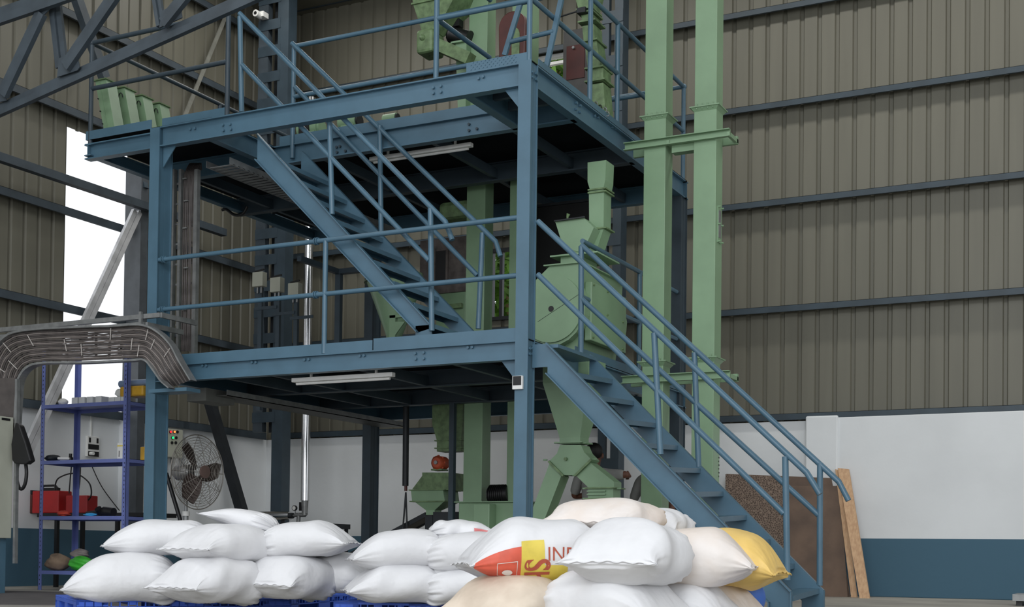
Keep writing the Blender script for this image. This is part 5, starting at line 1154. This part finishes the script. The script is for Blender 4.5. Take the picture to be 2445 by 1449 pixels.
# tree outside the rear windows
tre = thing('garden_tree', 'leafy green tree outside seen through the small rear window', 'tree', (-8, D + 3.2, 0)); rnd = random.Random(5); m = MB()
w0, w1 = on_y(1197, 690, D + 3), on_y(1320, 160, D + 3)
for cxx in (w0, w1):
    for i in range(3600):
        p = V(cxx.x + rnd.gauss(0, .8), D + 3.2 + rnd.gauss(0, .5), cxx.z + rnd.gauss(0, .9)); a_ = Vector((rnd.gauss(0, 1), rnd.gauss(0, 1), rnd.gauss(0, 1))).normalized(); b_ = a_.orthogonal().normalized(); l_ = rnd.uniform(.07, .17)
        m.add([p - a_ * l_, p + b_ * l_ * .35, p + a_ * l_, p - b_ * l_ * .35], [(0, 1, 2, 3)])
fo_ = m.build('foliage', LEAF, tre); MB().tube([V(w0.x, D + 3.2, 0), V(w0.x + .1, D + 3.2, w0.z), V(w1.x, D + 3.2, w1.z)], [.14, .1, .05], 10).build('trunk', WOOD, tre)

# building column at the back wall and a black panel over the unidentified dark area behind the drum
YBc = D - .45
xA, xB = on_y(1432, 600, YBc).x, on_y(1482, 600, YBc).x
b2_ = thing('building_column', 'dark blue building column against the back wall behind the green spout', 'column', ((xA + xB) / 2, YBc, 0))
MB().box((xA, YBc, 0), (xA + .1, YBc + .08, 8.85)).build('chord', BLUE_OLD, b2_); MB().box((xB - .12, YBc, 0), (xB, YBc + .2, 8.85)).build('chord', BLUE_OLD, b2_)
first = None
for i in range(14):
    z = .4 + i * .6
    if first is None: first = MB().box((xA, YBc - .008, z), (xB, YBc - .001, z + .16)).build('batten', BLUE_OLD, b2_); f0 = z
    else: dup(first, (0, 0, z - f0))
q0, q1 = on_y(1268, 492, 13.55), on_y(1408, 640, 13.55)
dpn = thing('dark_panel', 'plain black panel standing on the lower deck behind the drum housing', 'panel', ((q0.x + q1.x) / 2, 13.55, ZL + .008))
MB().box((q0.x, 13.55, ZL + .009), (q1.x, 13.6, q0.z)).build('sheet', BLACK, dpn); MB().box((q0.x, 13.52, q0.z - .03), (q1.x, 13.55, q0.z)).build('top_rail', DARKST, dpn)
# ------------------------------------------------------------------ pallets
FH = Vector((fwd.x, fwd.y, 0)).normalized(); RH = Vector((FH.y, -FH.x, 0))
def pal(name_lbl, c, yaw, L=1.2, Wd=1.0, zt=0.15):
    """blue plastic pallet, c = centre on the floor"""
    t = thing('plastic_pallet', name_lbl, 'pallet', c); u = RH * math.cos(yaw) + FH * math.sin(yaw); v = -RH * math.sin(yaw) + FH * math.cos(yaw); c = Vector(c); Z = Vector((0, 0, 1))
    def bx(m, u0, u1, v0, v1, z0, z1): m.hexa([c + u * a + v * b + Z * z for a, b, z in ((u0, v0, z0), (u1, v0, z0), (u1, v1, z0), (u0, v1, z0), (u0, v0, z1), (u1, v0, z1), (u1, v1, z1), (u0, v1, z1))])
    m = MB(); n = 11; bw = Wd / n
    for i in range(n): bx(m, -L / 2, L / 2, -Wd / 2 + i * bw + .006, -Wd / 2 + (i + 1) * bw - .006, zt - .012, zt)
    for j in range(9): x = -L / 2 + L * (j + .0) / 8; bx(m, max(x - .02, -L / 2), min(x + .02, L / 2), -Wd / 2, Wd / 2, zt - .034, zt - .0125)
    m.build('deck', PAL, t, bevel=.002)
    for sv in (-1, 1):
        m = MB(); v0 = sv * Wd / 2; v1 = v0 - sv * .012
        bx(m, -L / 2, L / 2, min(v0, v1), max(v0, v1), zt - .014, zt); bx(m, -L / 2, L / 2, min(v0, v1), max(v0, v1), zt - .05, zt - .042)
        for k in range(27):
            x = -L / 2 + L * k / 26
            bx(m, max(x - .004, -L / 2), min(x + .004, L / 2), min(v0, v1), max(v0, v1), zt - .045, zt - .012)
        for x0_, x1_ in ((-.5, -.36), (-.08, .08), (.36, .5)): bx(m, x0_ * L, x1_ * L, min(v0, v1), max(v0, v1), 0.0, zt)
        m.build('side_frame', PAL, t)
    for i in (-1, 0, 1):
        for j in (-1, 0, 1):
            m = MB(); bx(m, i * (L / 2 - .08) - .075, i * (L / 2 - .08) + .075, j * (Wd / 2 - .09) - .07, j * (Wd / 2 - .09) + .07, 0.018, zt - .034); m.build('block', PAL, t)
        m = MB(); bx(m, i * (L / 2 - .08) - .075, i * (L / 2 - .08) + .075, -Wd / 2 + .013, Wd / 2 - .013, 0, .018); m.build('runner', PAL, t)
    return t
ZP = 0.15
def fl(px, py, z, ): return on_z(px, py, z)
cA = fl(182, 1432, ZP); cB = fl(696, 1430, ZP)
LA = (cB - cA).length; uA = (cB - cA).normalized(); yawA = math.atan2(uA.dot(FH), uA.dot(RH)); vA = -RH * math.sin(yawA) + FH * math.cos(yawA)
cc_ = (cA + cB) / 2 + vA * .5
pal('blue plastic pallet under the left pile of white sacks', (cc_.x, cc_.y, 0), yawA, LA, 1.0)
cC = fl(700, 1428, ZP); cD = fl(872, 1417, ZP)
uC = (cD - cC).normalized(); yc_ = math.atan2(uC.dot(FH), uC.dot(RH)); vC = -RH * math.sin(yc_) + FH * math.cos(yc_); cc2 = cC + uC * .62 + vC * .55
pal('blue plastic pallet behind, between the left and the middle sack piles', (cc2.x, cc2.y, 0), yc_, 1.2, 1.0)
cE, cF = fl(950, 1424, ZP), fl(640, 1449, ZP); vE = (cE - cF); vE.z = 0; vE.normalize(); uE = Vector((vE.y, -vE.x, 0)); yawE = math.atan2(uE.dot(FH), uE.dot(RH))
cc3 = cE + uE * .6 - vE * .6
pal('blue plastic pallet with slatted top under the middle sack pile', (cc3.x, cc3.y, 0), yawE, 1.2, 1.2)
cc4 = at_d(1430, 1481, 6.35); pal('blue plastic pallet carrying the right pile of sacks', (cc4.x, cc4.y, 0), 0.05, 1.35, 1.0)

# ------------------------------------------------------------------ sacks
def smoothstep(x): x = max(0.0, min(1.0, x)); return x * x * (3 - 2 * x)
def spow(x, p): return math.copysign(abs(x) ** p, x)
class Sack:
    """a filled woven sack: sewn flat at +u, gathered or sewn at -u"""
    def __init__(s, c, psi, L, W, T, tilt=0.0, roll=0.0, end2='tied', seed=0, tip=0.78, sag=0.0, bend=0.0, skew=0.0):
        s.c = Vector(c); a = RH * math.cos(psi) + FH * math.sin(psi); z = Vector((0, 0, 1)); b = z.cross(a)
        s.a = (a * math.cos(tilt) + z * math.sin(tilt)); z2 = (z * math.cos(tilt) - a * math.sin(tilt)); s.b = b * math.cos(roll) + z2 * math.sin(roll); s.z = z2 * math.cos(roll) - b * math.sin(roll)
        s.L, s.W, s.T, s.end2, s.tip, s.sag, s.bend, s.skew = L * 1.07, W * 1.04, T * 1.1, end2, tip, sag, bend, skew
        r = random.Random(seed); s.ph = [(r.uniform(2, 6), r.randint(1, 4), r.uniform(0, 6.28), r.uniform(.3, 1)) for _ in range(7)]; s.r = r.uniform(0, 6)
    def P(s, u, th, off=0.0):
        L, W, T = s.L, s.W, s.T
        wd = W / 2; tk = T / 2; amp = 0
        if u > 0:
            k = (1 - u) / s.tip; f = min(1.0, k); tk *= max(0.012, math.sin(math.pi / 2 * f) ** .82); wd *= 1 - .1 * smoothstep(1 - abs(k - .35) / .5) + .02 * (1 - f)
            amp = .004 * (1 - f)
        if u < 0:
            if s.end2 == 'tied':
                k = (1 + u) / .5; f = min(1.0, k); g = (1 - (1 - f) ** 2.4) ** .52 if f < 1 else 1
                g = max(g, .07); wd *= .22 * (0 if f < 1 else 0) + g; tk *= g; amp = .022 * (1 - f) ** .8 * (g ** .5) if f < 1 else 0
            else:
                k = (1 + u) / s.tip; f = min(1.0, k); tk *= max(0.012, (1 - (1 - f) ** 2.1) ** .62 if f < 1 else 1); wd *= 1 - .1 * smoothstep(1 - abs(k - .35) / .5)
        y = wd * spow(math.cos(th), .78); z = tk * spow(math.sin(th), .86 if tk > .03 else 1.0)
        if z < 0: z = max(z * .95, -T * .43 + 0.0) if True else z
        wr = 0.0
        if amp: wr = amp * (math.sin(13 * th + s.r) * .6 + math.sin(23 * th + 2 * s.r) * .4 + .3 * math.sin(31 * th))
        lump = sum(a_ * math.sin(p * u * 1.6 + q * th + r) for p, q, r, a_ in s.ph) * .0035
        rr = math.hypot(y, z) + 1e-6; k2 = 1 + (wr + lump + off) / rr * min(1, rr / .05)
        y *= k2; z *= k2
        x = u * L / 2 + .012 * math.sin(3 * th + s.r) * (1 if abs(u) < .95 else 0) * abs(u)
        if u > 0: x -= .03 * abs(math.cos(th)) ** 0 * (1 - abs(y) / (W / 2)) * smoothstep(u) * 0.6
        z += -(s.sag + .16 * T) * abs(x / (L / 2)) ** 2.2 + s.bend * (x / (L / 2))
        y += s.skew * x
        return s.c + s.a * x + s.b * y + s.z * z
    def build(s, name, m, label, group, cat='sack'):
        nu, nv = 72, 96; mb = MB(); rings = []
        for i in range(nu + 1):
            t = i / nu; u = -math.cos(math.pi * t) * .999; u = .35 * u + .65 * (2 * t - 1) ; u = max(-.998, min(.998, u))
            rings.append([s.P(u, 2 * math.pi * j / nv) for j in range(nv)])
        o = tag(mb.loft(rings, True).build(name, m), label, cat, group)
        # sewn edge: folded wavy strip
        ends = [1] + ([-1] if s.end2 == 'sewn' else [])
        for e in ends:
            vs = []; fs = []; n = 44
            for k in range(n + 1):
                q = -1 + 2 * k / n; th = math.acos(max(-1, min(1, spow(q, 1 / .78)))) ; p = s.P(.99 * e, th); w = .009 + .002 * math.sin(k * 1.3 + s.r) + .0015 * math.sin(k * 3.1); wz = .004 * math.sin(k * .9 + s.r)
                p0, p1 = p - s.a * .006 * e, p + s.a * w * e + s.z * wz
                for q_ in (p0 - s.z * .002, p0 + s.z * .002, p1 + s.z * .0015, p1 - s.z * .0015): vs.append(q_)
            for k in range(n):
                for a_, b_ in ((0, 1), (1, 2), (2, 3), (3, 0)): fs.append((4 * k + a_, 4 * k + b_, 4 * k + 4 + b_, 4 * k + 4 + a_))
            MB().add(vs, fs, True).build('sewn_edge', m, o)
        if s.end2 == 'tied':
            mb = MB(); rg = []
            for i in range(9):
                t = i / 8; r_ = .016 + .016 * t ** 1.2; ctr = s.P(-.998, 0).lerp(s.P(-.998, math.pi), .5) - s.a * (.04 * t - .01) - Vector((0, 0, .015 * t * t))
                rg.append([ctr + s.b * r_ * 1.5 * math.cos(a_) * (1 + .3 * math.sin(5 * a_ + s.r)) + s.z * r_ * .8 * math.sin(a_) * (1 + .3 * math.sin(7 * a_)) for a_ in [2 * math.pi * j / 28 for j in range(28)]])
            mb.loft(rg, True).build('gathered_neck', m, o)
        return o
def sack(px, py, d, psi, L, W, T, label, group, m=None, name='sack', **kw):
    S_ = Sack(at_d(px, py, d), math.radians(psi), L, W, T, **kw); o = S_.build(name, m or BAGW, label, group); S_.obj = o; return S_
GL, GM, GR = 'white sacks of the left pile', 'white sacks of the middle pile', 'sacks of the right pile'
sack(292, 1382, 8.35, 196, .68, .48, .30, 'bottom left white sack of the left pile, its pointed corner over the pallet edge', GL, seed=1, tilt=-.05)
sack(504, 1386, 8.15, 236, .62, .46, .275, 'bottom white sack of the left pile with a sewn edge facing front left', GL, seed=2)
sack(692, 1379, 8.4, 246, .62, .44, .27, 'bottom white sack of the left pile, third from the left, beside the tied one', GL, seed=3)
sack(806, 1369, 8.7, -14, .56, .42, .26, 'bottom right white sack of the left pile ending in a point toward the middle pile', GL, seed=4)
sack(378, 1286, 8.55, 196, .66, .46, .225, 'middle-layer white sack at the left of the left pile, pointing left', GL, seed=5, tilt=-.05)
sack(530, 1299, 8.3, 234, .60, .46, .235, 'middle-layer front white sack of the left pile under the topmost small sack', GL, seed=6)
sack(736, 1289, 8.45, -8, .56, .42, .22, 'middle-layer right white sack of the left pile with a tied left end', GL, seed=7, tilt=.05)
sack(580, 1241, 8.6, 170, .46, .34, .125, 'small slack white sack lying on top of the left pile', GL, seed=8, tilt=.16, roll=.1, tip=1.1)
# middle pile
sack(946, 1393, 8.15, 192, .60, .48, .235, 'bottom left white sack of the middle pile with its point to the left', GM, seed=11, tilt=-.04)
sack(950, 1314, 8.2, 192, .58, .46, .235, 'upper left white sack of the middle pile with its tied end to the right', GM, seed=12, tilt=-.08)
sack(1150, 1400, 8.05, -14, .64, .46, .215, 'bottom right white sack of the middle pile beside the beige sack', GM, seed=13)
sack(1150, 1321, 8.1, -12, .64, .46, .235, 'upper right white sack of the middle pile behind the printed sack', GM, seed=14)
s5 = sack(1105, 1266, 8.3, 8, .40, .34, .12, 'small folded white sack with a red patch on top of the middle pile', GM, seed=15, tip=1.0)
# right pile
sack(1222, 1447, 6.0, 232, .54, .46, .27, 'beige stained sack at the lower left of the right pile', GR, m=BAGB, seed=21)
sack(1465, 1440, 5.85, -38, .58, .46, .29, 'large bottom centre white sack of the right pile', GR, seed=22)
sack(1640, 1447, 6.1, -32, .42, .40, .23, 'bottom right white sack of the right pile with a frilled sewn edge', GR, seed=23)
sack(1700, 1446, 6.5, -28, .44, .42, .23, 'cream sack at the lower right of the right pile under the yellow sack', GR, m=BAGC, seed=24)
s4 = sack(1266, 1318, 6.15, 193, .62, .48, .29, 'printed sack with red and yellow panels and INDIA lettering on the right pile', GR, seed=25, tilt=-.05)
sack(1505, 1322, 5.75, 243, .52, .44, .27, 'white sack at the centre of the right pile with its sewn edge facing front left', GR, seed=26)
sack(1672, 1333, 6.1, -14, .48, .44, .26, 'cream-white sack at the right of the right pile pointing right over the yellow sack', GR, m=BAGC, seed=27)
sack(1757, 1337, 6.45, -22, .44, .44, .27, 'yellow sack at the right end of the right pile', GR, m=BAGY, seed=28, tilt=-.1)
sack(1448, 1238, 6.4, 238, .50, .48, .18, 'soiled cream sack lying on top of the right pile', GR, m=BAGC, seed=29)
sack(1560, 1256, 6.8, 250, .5, .34, .17, 'white sack half hidden behind the topmost cream sack of the right pile', GR, seed=30)
q = at_d(1765, 1425, 6.7); bl = cloth_lump(q, .13, .13, .14, 31, .04, 18).build('blue_bundle', BLUE_R); tag(bl, 'blue rounded bundle at the foot of the yellow sack beside the stairs', 'bundle')
# print on the sack: panels mapped on its lower front side
def wrap(S_, mesh_pts, faces, name, m, off=.0022):
    return MB().add([S_.P(u, th, off) for u, th in mesh_pts], faces, True).build(name, m, S_.obj)
def panel(S_, u0, u1, t0, t1, name, m, off=.002, n=24):
    pts = [(u0 + (u1 - u0) * i / n, t0 + (t1 - t0) * j / n) for i in range(n + 1) for j in range(n + 1)]
    fs = [(i * (n + 1) + j, i * (n + 1) + j + 1, (i + 1) * (n + 1) + j + 1, (i + 1) * (n + 1) + j) for i in range(n) for j in range(n)]
    return wrap(S_, pts, fs, name, m, off)
def lettering(S_, text, u_, t_, size, rot, name, m, off=.004, kx=1.0, weight=.0):
    cu = bpy.data.curves.new('lettering', 'FONT'); cu.body = text; cu.size = 1; cu.offset = weight
    ob = bpy.data.objects.new('lettering_source', cu); COL.objects.link(ob); dg = bpy.context.evaluated_depsgraph_get(); me = ob.evaluated_get(dg).to_mesh()
    vs = [v.co.copy() for v in me.vertices]; fs = [tuple(p.vertices) for p in me.polygons]; ob.evaluated_get(dg).to_mesh_clear(); bpy.data.objects.remove(ob); bpy.data.curves.remove(cu)
    pts = []
    for v in vs:
        x, y = v.x * size, v.y * size; x, y = x * math.cos(rot) - y * math.sin(rot), x * math.sin(rot) + y * math.cos(rot)
        pts.append((u_ - x / (S_.L / 2), t_ + y * kx))
    return wrap(S_, pts, fs, name, m, off)
# th: front side of this sack faces the camera; th=0 is +b; lower front is negative
TF0, TF1 = None, None
def theta_front(S_): return 0.0 if S_.b.dot(FH) < 0 else math.pi
b0 = theta_front(s4); sg = 1 if b0 == 0.0 else -1
def TH(v): return b0 + sg * (v + .28)                                   # v: 0 = front edge, negative = towards the underside
kx = 5.2 * sg
panel(s4, .30, .93, TH(-1.35), TH(-.12), 'red_panel', RED_PR)
panel(s4, -.02, .30, TH(-1.35), TH(.02), 'yellow_panel', YEL_PR)
panel(s4, -.36, -.02, TH(-1.35), TH(-.62), 'yellow_panel', YEL_PR)
lettering(s4, 'INDIA', -.05, TH(-.48), .085, 0, 'print_lettering', BRN_PR, kx=kx)
lettering(s4, 'Sh', .24, TH(-.42), .16, -math.pi / 2, 'print_lettering', BRN_PR, kx=kx, weight=.02)
for (u0, u1, v0, v1) in ((.35, .62, -.46, -.44), (.35, .62, -1.02, -1.0), (.35, .357, -1.02, -.44), (.613, .62, -1.02, -.44)): panel(s4, u0, u1, TH(v0), TH(v1), 'emblem_frame', BAGC, .0035, 10)
n = 20; pts = [(.485, TH(-.82))] + [(.485 + .07 * math.cos(2 * math.pi * i / n), TH(-.82 + .12 * math.sin(2 * math.pi * i / n))) for i in range(n)]; wrap(s4, pts, [(0, i + 1, (i + 1) % n + 1) for i in range(n)], 'emblem_disc', BAGC, .0045)
b5 = theta_front(s5); g5 = 1 if b5 == 0.0 else -1
panel(s5, .25, .9, b5 - g5 * .9, b5 + g5 * .15, 'red_patch', mat('faded_red_print', (218, 128, 128), .6))

# ------------------------------------------------------------------ people
def skin_mesh(name, verts, edges, radii, m, parent, root=0, sub=2):
    me = bpy.data.meshes.new(name); off = wpos(parent); me.from_pydata([tuple(Vector(v) - off) for v in verts], edges, []); o = bpy.data.objects.new(name, me); COL.objects.link(o); o.parent = parent
    sk = o.modifiers.new('skin', 'SKIN'); sk.use_smooth_shade = True
    for i, r in enumerate(radii):
        d = me.skin_vertices[0].data[i]; d.radius = (r, r) if not isinstance(r, tuple) else r; d.use_root = (i == root)
    ss = o.modifiers.new('subsurf', 'SUBSURF'); ss.levels = sub; ss.render_levels = sub; me.materials.append(m); return o
def person(label, base, face, arm_r, arm_l, shirt, lean_f=0.0, scale=1.0, head_tilt=0.0):
    """base: floor point; face: unit facing vector; arms: lists of 3 joints (elbow, wrist, finger direction) in body frame (side, front, up)"""
    base = Vector(base); f = Vector(face).normalized(); s = Vector((0, 0, 1)).cross(f).normalized() * -1; k = scale
    def B(a, b_, c): return base + s * a * k + f * (b_ + lean_f * max(0, c - .95)) * k + Vector((0, 0, c * k))
    t = thing('person', label, 'person', base)
    V_ = [B(0, 0, .98), B(0, 0, 1.12), B(0, .01, 1.30), B(0, 0, 1.43), B(0, 0, 1.50), B(0, .02, 1.60), B(0, .02, 1.69)]
    E_ = [(0, 1), (1, 2), (2, 3), (3, 4), (4, 5), (5, 6)]; R_ = [(.14 * k, .11 * k), (.13 * k, .10 * k), (.155 * k, .11 * k), (.11 * k, .08 * k), .055 * k, (.075 * k, .095 * k), (.06 * k, .075 * k)]
    def chain(start, pts, rad):
        p = start
        for q, r in zip(pts, rad): V_.append(q); R_.append(r); E_.append((p, len(V_) - 1)); p = len(V_) - 1
        return p
    for sd in (-1, 1): chain(0, [B(sd * .1, 0, .88), B(sd * .11, .02, .5), B(sd * .11, 0, .1), B(sd * .12, .05, .04), B(sd * .12, .17, .03)], [.09 * k, .062 * k, .045 * k, .042 * k, .03 * k])
    hands = []
    for sd, arm in ((-1, arm_r), (1, arm_l)):
        e_, w_ = B(*arm[0]), B(*arm[1]); sh = B(sd * .19, 0, 1.40); last = chain(3, [sh, sh.lerp(e_, .5), e_, e_.lerp(w_, .6), w_], [.058 * k, .05 * k, .042 * k, .034 * k, .027 * k])
        d = (s * arm[2][0] + f * arm[2][1] + Vector((0, 0, arm[2][2]))).normalized(); side = d.cross(f if abs(d.dot(f)) < .8 else s).normalized(); pm = w_ + d * .06 * k; chain(last, [pm], [(.036 * k, .018 * k)])
        hands.append((pm, d, side, sd, w_))
    body = skin_mesh('body', V_, E_, R_, SKIN, t)
    for pm, d, side, sd, w_ in hands:
        nrm = d.cross(side).normalized()
        for j, (o_, ln) in enumerate(((-.027, .062), (-.009, .072), (.009, .068), (.026, .052))):
            p0 = pm + side * o_ * k + d * .015 * k; vv = [p0, p0 + d * ln * .45 * k + nrm * .008 * k, p0 + d * ln * .8 * k + nrm * .022 * k, p0 + d * ln * k * .92 + nrm * .038 * k]
            skin_mesh('finger', vv, [(0, 1), (1, 2), (2, 3)], [.0095 * k, .009 * k, .0085 * k, .007 * k], SKIN, body, sub=1)
        p0 = w_ + d * .03 * k - side * .022 * k; vv = [p0, p0 - side * .028 * k + d * .02 * k + nrm * .008 * k, p0 - side * .038 * k + d * .05 * k + nrm * .016 * k]
        skin_mesh('thumb', vv, [(0, 1), (1, 2)], [.012 * k, .0105 * k, .008 * k], SKIN, body, sub=1)
    # shirt and trousers grown a little outside the body
    sv = [B(0, 0, .90), B(0, 0, 1.12), B(0, .01, 1.30), B(0, 0, 1.43)]; se = [(0, 1), (1, 2), (2, 3)]; sr = [(.165 * k, .135 * k), (.15 * k, .12 * k), (.175 * k, .13 * k), (.10 * k, .085 * k)]
    for sd, arm in ((-1, arm_r), (1, arm_l)):
        e_ = B(*arm[0]); sh = B(sd * .19, 0, 1.40); sv += [sh, sh.lerp(e_, .55), sh.lerp(e_, .92)]; n_ = len(sv); se += [(3, n_ - 3), (n_ - 3, n_ - 2), (n_ - 2, n_ - 1)]; sr += [.072 * k, .066 * k, .062 * k]
    skin_mesh('shirt', sv, se, sr, shirt, t, root=0)
    tv = [B(0, 0, 1.0)]; te = []; trr_ = [(.155 * k, .125 * k)]
    for sd in (-1, 1): tv += [B(sd * .1, 0, .86), B(sd * .11, .02, .5), B(sd * .11, 0, .12)]; n_ = len(tv); te += [(0, n_ - 3), (n_ - 3, n_ - 2), (n_ - 2, n_ - 1)]; trr_ += [.11 * k, .085 * k, .07 * k]
    skin_mesh('trousers', tv, te, trr_, TROUS, t)
    hc = B(0, .0, 1.655); hm = MB(); hm.ball(hc + Vector((0, 0, .015)) - f * .018, .098 * k, .112 * k, .10 * k, 20, 14); hr_ = hm.build('hair', HAIR, t)
    for sd in (-1, 1):
        MB().ball(B(sd * .032, .108, 1.635), .012, .012, .009).build('eye', WHITE_P, t); MB().ball(B(sd * .09, .02, 1.62), .012, .02, .03).build('ear', SKIN, t)
    MB().tube([B(0, .105, 1.64), B(0, .135, 1.605), B(0, .115, 1.595)], [.01, .016, .01], 8).build('nose', SKIN, t); MB().tube([B(-.025, .105, 1.57), B(0, .115, 1.568), B(.025, .105, 1.57)], .006, 6).build('mouth', MAROON, t)
    return t
p1 = on_y(1420, 1100, 13.0); person('person with black hair and light grey shirt standing behind the green diverter, arm bent outward', (p1.x, 13.0, 0), (.1, 1, 0), ((-.30, .05, 1.16), (-.14, .24, 1.2), (.6, .6, 0)), ((.40, .02, 1.40), (.30, .26, 1.40), (-.4, .8, 0)), SHIRT, .0, .95)
p2 = on_y(1560, 1150, 13.5); person('person in a grey shirt half hidden behind the left leg of the front elevator', (p2.x, 13.5, 0), (-.3, -1, 0), ((-.30, .02, 1.12), (-.30, .10, .86), (0, .1, -1)), ((.30, .02, 1.12), (.28, .12, .86), (0, .1, -1)), SHIRT, .0, .93)
